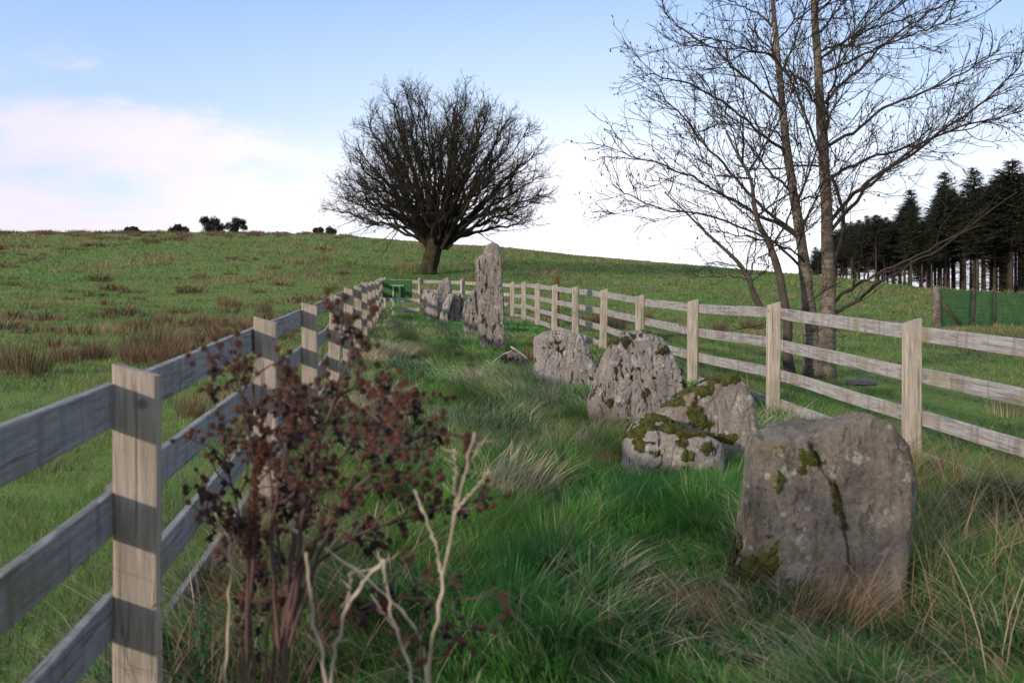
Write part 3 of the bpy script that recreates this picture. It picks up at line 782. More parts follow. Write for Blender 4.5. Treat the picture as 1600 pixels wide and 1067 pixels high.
# the round tree beyond the enclosure
def round_tree():
    rnd = random.Random(5); Y = 50.0
    base = hit(669, 428, 36); Y = base.y; sc = Y/F
    root = empty('round_crowned_tree', base, 'bare round crowned tree with a mossy leaning trunk beyond the far fence', 'tree')
    tk = MB(); cr = MB()
    def Q(x, y, dy=0): return P(x, y, Y+dy)-base
    tr = [Q(663, 440), Q(668, 425), Q(671, 410), Q(677, 390), Q(680, 372), Q(683, 352)]
    rad = [19*sc, 14.5*sc, 12*sc, 12*sc, 15*sc, 17*sc]
    # fluted trunk
    pts = []; rr = []
    for i in range(21):
        t = i/20; p, _ = along(tr, t); pts.append(p); rr.append(np.interp(t*5, range(6), rad))
    b = len(tk.v); tk.tube(pts, rr, 18)
    for i in range(b, len(tk.v)):
        v = tk.v[i]; k = (i-b)//18; c = pts[min(k, 20)]
        a = math.atan2(v.y-c.y, v.x-c.x)
        f = 1+.16*noise.noise(Vector((math.cos(a)*2.1, math.sin(a)*2.1, v.z*.7)))+.10*math.sin(a*5+v.z)*(1.2-k/20)+.12*noise.noise(v*2.3)
        tk.v[i] = c+(v-c)*f
    top = Q(684, 365)
    # roots
    for a in range(7):
        an = a*.9+.3; tk.tube([tr[1]+Vector((0, 0, .15)), tr[0]+Vector((math.cos(an)*.45, math.sin(an)*.45, .32)), tr[0]+Vector((math.cos(an)*.95, math.sin(an)*.95, .05))], [.22, .16, .05], 7)
    C = Q(695, 280); RX = 172*sc; RZU = 150*sc
    limbs = []
    nl = 78
    for i in range(nl):
        phi = i*2.39996; u = (i+.5)/nl
        th = math.radians(3+83*u**.72)       # angle from vertical
        d = Vector((math.sin(th)*math.cos(phi), math.sin(th)*math.sin(phi), math.cos(th)))
        # crown envelope: distance from the fork
        e = Vector((d.x*172*sc, d.y*165*sc, d.z*232*sc+(-8*sc if d.z < .3 else 0)))
        e = Vector((e.x+ (14*sc if e.x > 0 else -6*sc), e.y, e.z+ (18*sc)*(1-d.z)))
        tip = top+e*rnd.uniform(.80, .97)
        st = top+Vector((d.x*17*sc, d.y*14*sc*.7, -rnd.uniform(0, 20)*sc*(.3+math.sin(th))))
        # limbs bow: rise first, then spread
        m1 = st.lerp(tip, .33)+Vector((0, 0, (1.4 if th > .9 else .3)*rnd.uniform(.2, 1)*.55)); m2 = st.lerp(tip, .68)+Vector((rnd.gauss(0, .2), rnd.gauss(0, .2), .35*math.sin(th)*rnd.uniform(.4, 1.1)))
        path = []
        for k in range(15):
            t = k/14; a_, b_, c_, d_ = st, m1, m2, tip
            p = a_*(1-t)**3+b_*3*t*(1-t)**2+c_*3*t*t*(1-t)+d_*t**3
            path.append(p+Vector((rnd.gauss(0, .045), rnd.gauss(0, .045), rnd.gauss(0, .045)))*(k > 0)*(1+t))
        r0 = rnd.uniform(.065, .12)*(1.3 if i % 5 == 0 else 1)
        cr.tube(path, [r0*(1-.86*k/14)**.9+.008 for k in range(15)], 6, False)
        limbs.append((path, r0))
        # sub-branches
        for _ in range(15):
            t = .28+.71*rnd.random()**.7; p, dd = along(path, t)
            L = (1-t)*2.6+rnd.uniform(.5, 1.3)
            sd = side_dir(dd, rnd.uniform(.32, .80), rnd)
            sub = wander(p, sd, L*.92, 6, .12, .06, rnd)
            rs = .038*(1-t*.6)
            cr.tube(sub, [rs*(1-.8*k/6)+.006 for k in range(7)], 4, False)
            for _ in range(8):
                t2 = rnd.random()**.6; p2, d2 = along(sub, t2)
                tw = wander(p2, side_dir(d2, rnd.uniform(.35, .95), rnd), rnd.uniform(.3, .85), 3, .2, .05, rnd)
                cr.tube(tw, [.0095, .008, .007, .005], 3, False)
                for _ in range(2):
                    p3, d3 = along(tw, rnd.uniform(.2, 1)); t3 = wander(p3, side_dir(d3, rnd.uniform(.5, 1.1), rnd), rnd.uniform(.12, .35), 2, .2, .03, rnd)
                    cr.tube(t3, [.0065, .006, .004], 3, False)
    tk.build('trunk', M['bark1'], root); cr.build('crown', M['twig1'], root)
round_tree()

# alders behind the right fence
def z7(l): return [(960+a/2.32, b/2.32) for a, b in l]
def alder(name, label, trunks, limbs, Y, seed, ntwig=1.0, trunk_mat='alder', cones=True, leafs=True):
    rnd = random.Random(seed); bx, by = trunks[0][0][0]
    base = P(bx, by, Y); base.z = gz(base.x, base.y)-.05
    root = empty(name, base, label, 'tree'); tk = MB(); cr = MB(); lf = MB()
    def twigs(path, r0, depth, dens):
        L = sum((path[i+1]-path[i]).length for i in range(len(path)-1))
        n = max(2, int(L*dens*(7 if depth == 0 else 10 if depth == 1 else 7)))
        for _ in range(n):
            t = rnd.uniform(.12 if depth == 0 else .08, 1.0); p, d = along(path, t)
            sd = side_dir(d, rnd.uniform(.3, .8), rnd)
            if depth == 0: ln = rnd.uniform(.35, 1.9)*(1.2-t*.75)
            elif depth == 1: ln = rnd.uniform(.15, .55)
            else: ln = rnd.uniform(.05, .20)
            q = wander(p, sd, ln, 7 if depth == 0 else 4, .13 if depth == 0 else .24, .05, rnd)
            rr = [.0075, .0038, .0023][depth]*rnd.uniform(.7, 1.2)
            m = len(q)-1
            cr.tube(q, [rr*(1-.7*k/m)+.0012 for k in range(m+1)], 4 if depth == 0 else 3, False)
            if depth < 2: twigs(q, rr, depth+1, dens)
            elif cones and rnd.random() < .2:
                e_ = q[-1]; s_ = rnd.uniform(.010, .018)
                lf.tube([e_, e_+Vector((rnd.gauss(0, .3), rnd.gauss(0, .3), -1)).normalized()*s_*2.0], [s_*.6, s_*.6], 4)
    for tpts, radii in trunks:
        path = []
        n = 30
        raw = [P(x, y, Y+dy) - base for x, y, dy in [(a, b, 0) if len(c_) == 2 else c_ for c_ in tpts for a, b in [c_[:2]]]]
        for k in range(n+1):
            p, _ = along(raw, k/n); path.append(p)
        for _ in range(2): path = [path[0]]+[(path[i-1]+path[i]*2+path[i+1])/4 for i in range(1, n)]+[path[-1]]
        rr = [float(np.interp(k/n, np.linspace(0, 1, len(radii)), radii)) for k in range(n+1)]
        b = len(tk.v); tk.tube(path, rr, 12)
        for i in range(b, len(tk.v)): tk.v[i] = tk.v[i]+Vector((noise.noise(tk.v[i]*5), noise.noise(tk.v[i]*5+Vector((9, 0, 0))), 0))*.10*rr[min((i-b)//12, n)]*2
    for (lp, r0, dy) in limbs:
        raw = [P(x, y, Y+dy*(i/(len(lp)-1))**.9)-base for i, (x, y) in enumerate(lp)]
        n = 22; path = [along(raw, k/n)[0] for k in range(n+1)]
        for _ in range(3): path = [path[0]]+[(path[i-1]+path[i]*2+path[i+1])/4+Vector((rnd.gauss(0, .012), rnd.gauss(0, .012), rnd.gauss(0, .012))) for i in range(1, n)]+[path[-1]]
        cr.tube(path, [(r0*(1-.8*k/n)+.003)*.85 for k in range(n+1)], 6, False)
        twigs(path, r0, 0, ntwig*(.4 if lp[0][0] in (1302,) else 1))
    # free limbs reaching forwards and back from the trunks
    for tpts, radii in trunks:
        raw = [P(c_[0], c_[1], Y+(c_[2] if len(c_) > 2 else 0))-base for c_ in tpts]
        for k in range(int(8*ntwig)):
            t = rnd.uniform(.35, 1); p, d = along(raw, t); s_ = rnd.choice((-1, 1))
            q = wander(p, Vector((rnd.gauss(0, .45), s_, rnd.uniform(.3, .9))), rnd.uniform(1.2, 2.6)*(1.2-.5*t), 9, .08, .02, rnd)
            cr.tube(q, [.016*(1-.8*i/9)+.002 for i in range(10)], 5, False); twigs(q, .02, 0, ntwig*.7)
    tk.build('trunk', M[trunk_mat], root); cr.build('crown', M['twig2'], root)
    if lf.v: lf.build('cones', M['twig1'], root)['kind'] = 'stuff'
A_tr = [(1284, 594), (1288, 545), (1291, 500), (1296, 460), (1294, 414), (1292, 345), (1290, 280), (1285, 215), (1280, 151), (1278, 86), (1273, 34), (1271, 0), (1268, -150), (1262, -300)]
B_tr = [(1274, 594), (1270, 550), (1266, 505), (1262, 460), (1257, 414), (1247, 345), (1236, 280), (1227, 215), (1219, 129), (1214, 78), (1209, 26), (1208, 0), (1200, -120), (1196, -260)]
YA = 14.6
LA = [(z7([(770, 530), (850, 490), (950, 410), (1080, 350), (1180, 310), (1300, 240), (1400, 180)]), .030, -1.2),
      (z7([(785, 640), (880, 590), (1000, 550), (1120, 510), (1250, 470), (1400, 430)]), .026, 1.5),
      (z7([(785, 800), (880, 690), (960, 630), (1080, 560), (1200, 470), (1310, 390), (1400, 310), (1480, 220)]), .036, -.5),
      (z7([(790, 830), (900, 700), (1000, 600), (1100, 520), (1230, 470), (1400, 420), (1480, 400)]), .030, 1.0),
      (z7([(755, 265), (820, 240), (900, 200), (1020, 140), (1150, 100), (1290, 40)]), .026, -1.0),
      (z7([(750, 385), (800, 320), (870, 270), (960, 180), (1060, 90), (1180, 20), (1290, -30)]), .028, .8),
      (z7([(735, 130), (790, 60), (850, -10), (930, -80)]), .022, .5),
      (z7([(765, 500), (775, 400), (800, 300), (820, 200), (880, 100), (960, 20)]), .022, -1.4),
      ([(1302, 470), (1320, 455), (1349, 439), (1381, 420), (1436, 398), (1479, 377), (1530, 352)], .030, -1.5),
      ([(1302, 490), (1338, 472), (1370, 445), (1403, 423), (1446, 401), (1520, 352), (1590, 300)], .030, -.3),
      (z7([(785, 1010), (825, 900), (835, 760), (790, 650), (745, 560), (715, 460), (650, 340), (610, 240), (560, 150), (480, 90)]), .034, -.9),
      (z7([(740, 190), (830, 150), (950, 100), (1060, 60), (1190, 30)]), .02, 1.3),
      (z7([(760, 420), (700, 330), (640, 280), (560, 240)]), .018, .9)]
LB = [(z7([(665, 860), (560, 790), (470, 750), (380, 690), (300, 650), (180, 600), (30, 550)]), .030, -.8),
      (z7([(655, 840), (520, 740), (430, 640), (350, 540), (270, 450), (200, 380), (150, 300)]), .028, 1.0),
      (z7([(620, 560), (540, 490), (440, 410), (330, 320), (200, 285), (130, 265)]), .026, -1.0),
      (z7([(605, 390), (520, 320), (430, 240), (330, 160), (230, 95), (180, 60)]), .024, .8),
      (z7([(595, 215), (500, 180), (400, 150), (280, 120)]), .018, -.7),
      (z7([(585, 100), (540, 60), (450, 20), (360, -20)]), .02, .6),
      (z7([(635, 690), (560, 620), (500, 540), (430, 430), (370, 370)]), .02, .7),
      (z7([(700, 990), (600, 880), (470, 830), (330, 770), (180, 760), (60, 720), (5, 660)]), .022, .3),
      (z7([(690, 950), (640, 900), (540, 870), (440, 850), (350, 840)]), .016, -1.2),
      (z7([(650, 740), (730, 700), (780, 620), (830, 560)]), .016, .7),
      (z7([(600, 250), (680, 290), (740, 350), (800, 420)]), .014, -.7),
      (z7([(590, 150), (650, 80), (700, 30), (740, -20)]), .014, -.9),
      (z7([(630, 640), (600, 480), (480, 450), (360, 440)]), .014, 1.3)]
alder('alder_tree', 'bare alder with the two mottled upright trunks behind the right fence',
      [(A_tr, [.24, .165, .128, .108, .096, .09, .084, .076, .068, .06, .053, .046, .036, .02]), (B_tr, [.20, .14, .108, .095, .082, .072, .064, .057, .05, .044, .038, .032, .026, .014])],
      LA+LB, YA, 21, .82)
C_tr = [(1236, 588), (1228, 549), (1233, 511), (1226, 474), (1219, 432), (1203, 380), (1186, 353), (1177, 319), (1176, 280), (1152, 241), (1134, 205)]
alder('alder_tree', 'thin reddish brown crooked stem just left of the two alder trunks',
      [(C_tr, [.085, .07, .062, .058, .052, .045, .036, .03, .024, .017, .01])],
      [(z7([(500, 700), (520, 600), (550, 520), (560, 470)]), .012, .3), (z7([(560, 930), (570, 840), (575, 750)]), .011, -.3),
       (z7([(510, 800), (430, 740), (370, 660), (330, 560)]), .014, .5), ([(1228, 500), (1245, 492), (1262, 470)], .012, -.2)], 14.0, 22, .8, 'ctrunk')
D_tr = [(1192, 494), (1189, 481), (1177, 459), (1170, 432), (1151, 406), (1106, 366), (1072, 332), (1038, 300)]
alder('alder_sapling', 'slender leaning sapling left of the alder beyond the right fence',
      [(D_tr, [.10, .085, .075, .06, .05, .035, .022, .012])],
      [([(1170, 432), (1180, 400), (1182, 360)], .022, 1), ([(1160, 418), (1130, 410), (1100, 412)], .016, -1), ([(1168, 436), (1140, 430), (1110, 432)], .014, -1), ([(1172, 440), (1200, 420), (1215, 400)], .014, 1),
       ([(1150, 406), (1140, 380), (1120, 350), (1100, 300)], .016, 1)], 24.0, 23, .55, 'ctrunk', cones=False)

# ------------------------------------------------------------------ conifers
def conifer_meshes(seed):
    rnd = random.Random(seed); H = 15.0; tk = MB(); cr = MB()
    bend = rnd.gauss(0, .15)
    tk.tube([Vector((bend*(k/8)**2, 0, H*k/8-.4*(k == 0))) for k in range(9)], [.21*(1-.85*k/8)+.02 for k in range(9)], 7)
    c0 = H*(.36+.27*((seed*37) % 8)/7)
    for _ in range(75):               # dead lower branches
        z = rnd.uniform(1.0, c0+1.0); a = rnd.uniform(0, 6.28); L = rnd.uniform(.5, 2.4)
        p = Vector((0, 0, z)); d = Vector((math.cos(a), math.sin(a), rnd.uniform(-.25, .15)))
        tk.tube([p, p+d*L*.5, p+d*L+Vector((0, 0, -.15))], [.025, .02, .012], 3, False)
    z = c0
    while z < H-.15:
        t = (z-c0)/(H-c0); Rm = (3.5*(1-t)**.62+.12)*rnd.uniform(.8, 1.15)*(.75+.25*min(1, t*6))
        nb = 9 if t < .8 else 6
        for k in range(nb):
            a = rnd.uniform(0, 6.283); L = Rm*rnd.uniform(.6, 1.15)*(.95+.75*noise.noise(Vector((math.cos(a)*1.3+seed, math.sin(a)*1.3, z*.55))))
            d = Vector((math.cos(a), math.sin(a), 0)); s = Vector((-d.y, d.x, 0)); base = Vector((bend*(z/H)**2, 0, z+rnd.uniform(-.15, .15)))
            up = rnd.uniform(.0, .35)-.35*(1-t)
            m = max(3, int(L*4.2))
            for j in range(m):
                f = (j+.6)/m; c = base+d*L*f+Vector((0, 0, up*L*f+.12*L*f*f))
                w = .42*(1-f*.55)+.08
                for q in range(3):
                    ang = rnd.uniform(-1.2, 1.2); e = (d*math.cos(ang)+s*math.sin(ang))
                    e.z = rnd.uniform(-.5, .3); g_ = e.cross(Vector((rnd.gauss(0, .4), rnd.gauss(0, .4), 1))).normalized()
                    cr.tri(c-g_*w*.16, c+g_*w*.16, c+e*w*rnd.uniform(1.1, 2.3))
        z += .20
    return mesh_from('trunk', tk.v, tk.f), mesh_from('crown', cr.v, cr.f, False)
cm = [conifer_meshes(40+i) for i in range(8)]
ci = 0
rnd = random.Random(99)
def put_conifer(px, Y, topy, label, group='conifers of the plantation'):
    global ci
    X = (px-HX)/F*Y; g = gz(X, Y); H = (HY-topy)/F*Y-g; s = H/15.0
    root = empty('conifer', (X, Y, g), label, 'conifer', group, rz=rnd.random()*6.28)
    root.scale = (s*rnd.uniform(.9, 1.15),)*2+(s,)
    t, c = cm[ci*5 % 8]; ci += 1
    link('trunk', t, M['ctrunk'], root); link('crown', c, M['conifer'], root)
topline = lambda x: float(np.interp(x, [1255, 1285, 1310, 1340, 1370, 1400, 1420, 1440, 1460, 1475, 1500, 1520, 1545, 1560, 1580, 1600, 1680, 1760], [405, 375, 345, 335, 325, 338, 300, 330, 320, 272, 300, 268, 285, 270, 252, 262, 235, 225]))
spec = [(1421, 100, 296, 'narrow pointed conifer rising in the middle of the plantation edge'),
        (1476, 98, 268, 'spiky topped conifer standing above the gap in the plantation'),
        (1522, 96, 262, 'broad dark conifer right of the spiky one in the plantation'),
        (1580, 93, 248, 'tallest conifer at the right edge of the plantation'),
        (1274, 112, 385, 'smallest conifer at the left end of the plantation')]
for a in spec: put_conifer(*a)
for k in range(128):
    x = (1258+14*k if k < 32 else 1262+480*rnd.random()**.85)+rnd.gauss(0, 3)
    Y = (rnd.uniform(94, 104) if k < 32 else rnd.uniform(98, 130))-(x-1260)*.02
    put_conifer(x, Y, topline(x)+abs(rnd.gauss(0, 14))+6, 'tall dark conifer with a bare lower trunk in the plantation beyond the pasture')

# skyline bushes
def bush(px, py_top, width_px, Y, label, seed, lumps, open_=0):
    rnd = random.Random(seed); X = (px-HX)/F*Y; g = gz(X, Y); H = (HY-py_top)/F*Y-g; W = width_px/F*Y
    root = empty('skyline_bush', (X, Y, g), label, 'bush', 'bushes on the skyline'); tk = MB(); cr = MB()
    for k in range(4):
        a = rnd.uniform(0, 6.28); tk.tube([Vector((0, 0, -.3)), Vector((math.cos(a)*W*.12, math.sin(a)*W*.1, H*.35)), Vector((math.cos(a)*W*.28, math.sin(a)*W*.2, H*.7))], [.16, .11, .05], 6)
    for (lx, lz, lr) in lumps:
        c = Vector((lx*W, rnd.uniform(-.15, .15)*W, lz*H)); R_ = lr*H
        for _ in range(int(900*lr*lr*6)+160):
            v = Vector((rnd.gauss(0, 1), rnd.gauss(0, 1), rnd.gauss(0, .8))).normalized()*R_*(.25+1.05*rnd.random()**.7)*(1+.5*noise.noise(Vector((rnd.random()*3, seed, lx*9))))
            p = c+v; s_ = rnd.uniform(.06, .14)
            a = Vector((rnd.gauss(0, 1), rnd.gauss(0, 1), rnd.gauss(0, 1))).normalized(); b = a.cross(Vector((rnd.gauss(0, 1), rnd.gauss(0, 1), 1))).normalized()
            cr.tri(p-a*s_, p+a*s_, p+b*s_*1.4)
    tk.build('trunk', M['ctrunk'], root); cr.build('crown', M['bush'], root, smooth=False)
bush(205, 355, 24, 127, 'flat topped low dark bush leftmost on the skyline', 1, [(-.25, .4, .45), (0, .5, .45), (.25, .5, .45), (.5, .2, .25)])
bush(278, 351, 34, 127, 'low domed dark bush second from the left on the skyline', 2, [(-.3, .3, .35), (0, .6, .4), (.3, .35, .35), (0, .3, .4)])
bush(333, 339, 38, 127, 'largest dark bush on the skyline with an open crown', 3, [(-.38, .75, .24), (-.12, .62, .25), (.1, .7, .25), (.05, .3, .34), (.3, .35, .25), (-.1, .3, .3), (-.3, .88, .15)])
bush(369, 340, 30, 127, 'open crowned dark bush touching the largest one on the skyline', 4, [(-.3, .45, .22), (0, .8, .2), (.35, .7, .2), (.4, .4, .18), (0, .5, .22), (-.1, .2, .2)])
bush(497, 355, 16, 127, 'small ragged dark bush on the skyline left of the round tree', 5, [(-.2, .5, .35), (.2, .6, .35), (.1, .25, .25)])
bush(517, 355, 16, 127, 'small dark bush nearest the round tree on the skyline', 6, [(-.1, .65, .35), (.25, .4, .3), (-.2, .3, .3)])

# ------------------------------------------------------------------ netting fence at the right, posts
root = None
Yn = 33.0
pn = [(1464, 446, 0), (1517, 450, .8), (1552, 452, 1.2), (1640, 455, 2.0), (1720, 458, 2.5)]
b0 = P(pn[0][0], 505, Yn); b0.z = gz(b0.x, b0.y)
root = empty('netting_fence', b0, 'green netting fence on rough round posts in front of the plantation', 'fence')
tops = []
for i, (x, ty, dy) in enumerate(pn):
    p = P(x, ty, Yn+dy); g = gz(p.x, p.y); mb = MB()
    lean = random.gauss(0, .03); h = p.z-g
    q0 = Vector((p.x, p.y, g))-b0
    mb.tube([q0+Vector((lean*t*h, 0, -.3*(t == 0)+h*t)) for t in (0, .3, .6, .9, 1)], [.16, .15, .14, .125, .10] if i == 0 else [.11, .10, .10, .09, .07], 9)
    mb.build('post', M['ctrunk'] if i != 0 else M['alder'], root); tops.append((q0, h))
mb = MB()
for i in range(len(tops)-1):
    (a, ha), (b, hb) = tops[i], tops[i+1]; L = (b-a).length; n = int(L/.045)
    for k in range(n+1):
        t = k/n; q = a.lerp(b, t)+Vector((0, -.08, 0)); h = (ha+(hb-ha)*t)*.92
        mb.quad(q+Vector((-.009, 0, 0)), q+Vector((.009, 0, 0)), q+Vector((.009, 0, h)), q+Vector((-.009, 0, h)))
    for k in range(26):
        z = k/25; mb.quad(a+Vector((0, -.083, ha*.92*z-.010)), b+Vector((0, -.083, hb*.92*z-.010)), b+Vector((0, -.083, hb*.92*z+.010)), a+Vector((0, -.083, ha*.92*z+.010)))
mb.build('netting', M['net'], root)
mb = MB(); a, h = tops[0]; mb.tube([a+Vector((.1, -.02, h*.62)), a+Vector((.75, -.05, .05))], [.05, .05], 7); mb.build('brace', M['ctrunk'], root)

# dung / wet mud heaps
for (px, py, w, lab) in ((1527, 686, .26, 'dark wet cow pat right of the near right post'), (1478, 668, .18, 'small dark cow pat behind the near right post'),
                         (1345, 600, .22, 'dark cow pat behind the right fence right of the alder foot')):
    p = hit(px, py, 8.5 if px > 1500 else 8.5); V = []; Fc = []; n = 26; m = 9
    for j in range(m+1):
        r = w*(1-j/m); z = .05*(1-(1-j/m)**2.2)
        for k in range(n):
            a = 6.283*k/n; rr = r*(1+.25*noise.noise(Vector((math.cos(a)*1.5+px, math.sin(a)*1.5, 0))))
            V.append((math.cos(a)*rr, math.sin(a)*rr*.7, z+.018*noise.noise(Vector((math.cos(a)*r*18, math.sin(a)*r*18, px)))-(.03 if j == 0 else 0)+.03))
    for j in range(m):
        for k in range(n): Fc.append((j*n+k, j*n+(k+1) % n, (j+1)*n+(k+1) % n, (j+1)*n+k))
    o = link('cow_pat', mesh_from('cow_pat', V, Fc), M['dung']); o.location = p; tag(o, lab, 'cow pat')

# ------------------------------------------------------------------ burdock
def bur_mesh(seed):
    rnd = random.Random(seed); mb = MB()
    mb.tube([Vector((0, 0, -.007)), Vector((0, 0, -.0045)), Vector((0, 0, 0)), Vector((0, 0, .0045)), Vector((0, 0, .007))], [.002, .0065, .0082, .0065, .002], 7)
    for k in range(110):
        z = 1-2*(k+.5)/110; a = k*2.39996; r = math.sqrt(1-z*z)
        d = Vector((r*math.cos(a), r*math.sin(a), z)); d = (d+Vector((rnd.gauss(0, .12), rnd.gauss(0, .12), rnd.gauss(0, .12)))).normalized()
        s = d.cross(Vector((.2, .3, .9))).normalized()*.0010; u = d.cross(s).normalized()*.001
        L = rnd.uniform(.0125, .0165); tip = d*L+s*2.2
        b = d*.006
        mb.tri(b-s, b+s, tip); mb.tri(b-u, b+u, tip)
    return mesh_from('bur', mb.v, mb.f, False)
burs = [bur_mesh(i) for i in range(4)]
def burdock():
    rnd = random.Random(77); Yb = 2.45
    base = Vector((-.60, Yb, 0)); base.z = gz(base.x, base.y)
    root = empty('burdock_plant', base, 'dead burdock bush full of brown burs in the foreground by the left fence', 'plant')
    st = MB(); lf = MB(); bp = []
    B = (400, 1400)
    stems = [([B, (375, 1050), (383, 850), (388, 690), (368, 590), (350, 535)], .0065, .0),
             ([(410, 1400), (425, 1050), (436, 860), (415, 720), (398, 610), (372, 545)], .006, .10),
             ([(410, 1400), (440, 1000), (468, 820), (492, 680), (535, 580), (560, 510), (578, 484)], .0075, -.05),
             ([(415, 1400), (445, 980), (470, 850), (530, 770), (600, 700), (660, 655), (712, 634)], .007, -.12),
             ([(415, 1400), (445, 1000), (480, 860), (560, 805), (640, 780), (720, 765), (765, 752)], .006, .05),
             ([(405, 1400), (418, 1050), (405, 900), (345, 800), (290, 752)], .0045, .15),
             ([(415, 1400), (450, 1080), (540, 930), (640, 905), (700, 900), (742, 945)], .005, -.15),
             ([(410, 1400), (435, 1000), (455, 830), (482, 700), (490, 620), (465, 560)], .006, .2),
             ([(410, 1400), (430, 1000), (450, 800), (520, 700), (580, 640), (620, 600), (640, 580)], .006, .12),
             ([(405, 1400), (415, 1000), (415, 800), (440, 690), (455, 620), (430, 575)], .006, -.15),
             ([(410, 1400), (440, 1020), (500, 840), (560, 720), (600, 650), (590, 600)], .0055, -.2),
             ([(400, 1400), (395, 1000), (370, 820), (340, 700), (325, 640)], .005, .2)]
    for si, (pts, r0, dy) in enumerate(stems):
        if si in (3, 4, 8, 9, 10): pts = [(441, 1010)]+list(pts[2:])
        raw = [P(470+(x-470)*(.86 if y < 1000 else 1), y+38-.03*(y-500)*(y > 500)*.6, Yb+dy*i/(len(pts)-1)*1.6)-base for i, (x, y) in enumerate(pts)]
        if si not in (3, 4, 8, 9, 10): raw[0] = Vector((rnd.uniform(-.11, .11), rnd.uniform(-.09, .09), -.03))
        n = 24; path = [along(raw, k/n)[0] for k in range(n+1)]
        for _ in range(2): path = [path[0]]+[(path[i-1]+path[i]*2+path[i+1])/4+Vector((rnd.gauss(0, .002), rnd.gauss(0, .002), rnd.gauss(0, .002))) for i in range(1, n)]+[path[-1]]
        st.tube(path, [r0*(1-.72*k/n) for k in range(n+1)], 8)
        bp.append(path[-1])
        for _ in range(18):
            t = rnd.uniform(.30, 1)**.9; p, d = along(path, min(t, .99))
            q = wander(p, side_dir(d, rnd.uniform(.5, 1.1), rnd), rnd.uniform(.05, .17), 5, .2, .0, rnd)
            st.tube(q, [.0026*(1-.5*k/5) for k in range(6)], 5)
            bp.append(q[-1])
            for _ in range(rnd.choice((2, 3, 4))):
                p2, d2 = along(q, rnd.uniform(.35, 1)); q2 = wander(p2, side_dir(d2, rnd.uniform(.6, 1.2), rnd), rnd.uniform(.015, .042), 3, .25, .03, rnd)
                st.tube(q2, [.0018, .0016, .0015, .0013], 4); bp.append(q2[-1])
            if rnd.random() < .95:       # shrivelled hanging leaf
                p3, _ = along(q, rnd.uniform(.1, .8)); L = rnd.uniform(.018, .045); a = rnd.uniform(0, 6.28); rows = []
                w = L*.28; dd = Vector((math.cos(a)*.5, math.sin(a)*.5, -1)).normalized(); s_ = Vector((-math.sin(a), math.cos(a), 0))
                b = len(lf.v); m = 6
                for i in range(m+1):
                    f = i/m; c = p3+dd*L*f+Vector((rnd.gauss(0, .004), rnd.gauss(0, .004), 0)); ww = w*math.sin(math.pi*min(1, f*.9+.08))
                    tw = f*rnd.uniform(1, 2.5); ss = s_*math.cos(tw)+Vector((math.cos(a), math.sin(a), .2))*math.sin(tw)
                    for g_ in (-1, -.4, .3, 1): lf.v.append(c+ss*ww*g_+Vector((rnd.gauss(0, .004), rnd.gauss(0, .004), rnd.gauss(0, .003))))
                for i in range(m):
                    for k in range(3): lf.f.append((b+i*4+k, b+i*4+k+1, b+(i+1)*4+k+1, b+(i+1)*4+k))
    st.build('stems', M['bstem'], root); lf.build('leaves', M['bleaf'], root)
    bp.sort(key=lambda v: v.y)
    ext = MB()
    for i, p in enumerate(bp):
        s_ = rnd.uniform(.52, .85); e_ = Matrix.Rotation(rnd.uniform(0, 6.28), 4, Vector((rnd.random(), rnd.random(), rnd.random())).normalized())
        if i < 100:
            o = link('bur', burs[i % 4], M['bur'], root); o.location = p; o.scale = (s_,)*3; o.rotation_euler = e_.to_euler()
        else:
            me = burs[i % 4]; b = len(ext.v)
            ext.v += [p+(e_ @ v.co)*s_ for v in me.vertices]; ext.f += [tuple(b+k for k in f.vertices) for f in me.polygons]
    o = ext.build('bur', M['bur'], root, smooth=False); o['kind'] = 'stuff'
burdock()

# dock seed spike, bleached forked stalks
def stalk_thing(name, label, cat, Y, paths, mat, knots=True):
    x0, y0 = paths[0][0][0]; base = P(x0, y0, Y); gg = gz(base.x, base.y); rnd = random.Random(int(x0*7+y0))
    root_pt = Vector((base.x, base.y, gg)); mb = MB()
    for j, (pts, r0, r1, dy) in enumerate(paths):
        raw = [P(x, y, Y+dy*i/(len(pts)-1))-root_pt for i, (x, y) in enumerate(pts)]
        if j == 0: raw = [Vector((rnd.uniform(-.03, .03), .02, -.03))]+raw
        n = 22; path = [along(raw, k/n)[0] for k in range(n+1)]
        path = [path[0]]+[(path[i-1]+path[i]*2+path[i+1])/4+Vector((rnd.gauss(0, .0024), rnd.gauss(0, .0024), 0)) for i in range(1, n)]+[path[-1]]
        mb.tube(path, [.64*(r0+(r1-r0)*k/n)*(1+.22*rnd.random()+(.35 if k % 6 == 3 else 0)) for k in range(n+1)], 8)
        for k in range(3, n, 6):
            if rnd.random() < .75:
                d = side_dir((path[k+1]-path[k]).normalized(), rnd.uniform(.5, 1.1), rnd); mb.tube(wander(path[k], d, rnd.uniform(.008, .045), 3, .2, .1, rnd), [.0018, .0014, .0010, .0006], 5)
    o = mb.build(name, mat); o.location = root_pt; return tag(o, label, cat)
stalk_thing('dry_stalk', 'tallest bleached forked stalk right of the bur plant', 'stalk', 2.0,
            [([(665, 1075), (678, 980), (692, 900), (712, 800), (726, 740), (742, 675)], .0060, .0030, 0), ([(712, 800), (738, 768), (765, 735)], .004, .0022, -.05),
             ([(690, 905), (680, 850), (664, 800), (647, 765)], .004, .0026, .06), ([(712, 790), (712, 740), (709, 700)], .003, .002, .05), ([(728, 735), (745, 705), (750, 690)], .0025, .0015, .02)], M['dry'])
stalk_thing('dry_stalk', 'bare bleached stalk left of centre leaning from the bottom edge', 'stalk', 2.0,
            [([(512, 1075), (500, 1010), (487, 960), (482, 905), (478, 862)], .0052, .0034, 0), ([(500, 1010), (480, 990), (465, 985)], .002, .001, .03)], M['dry'])
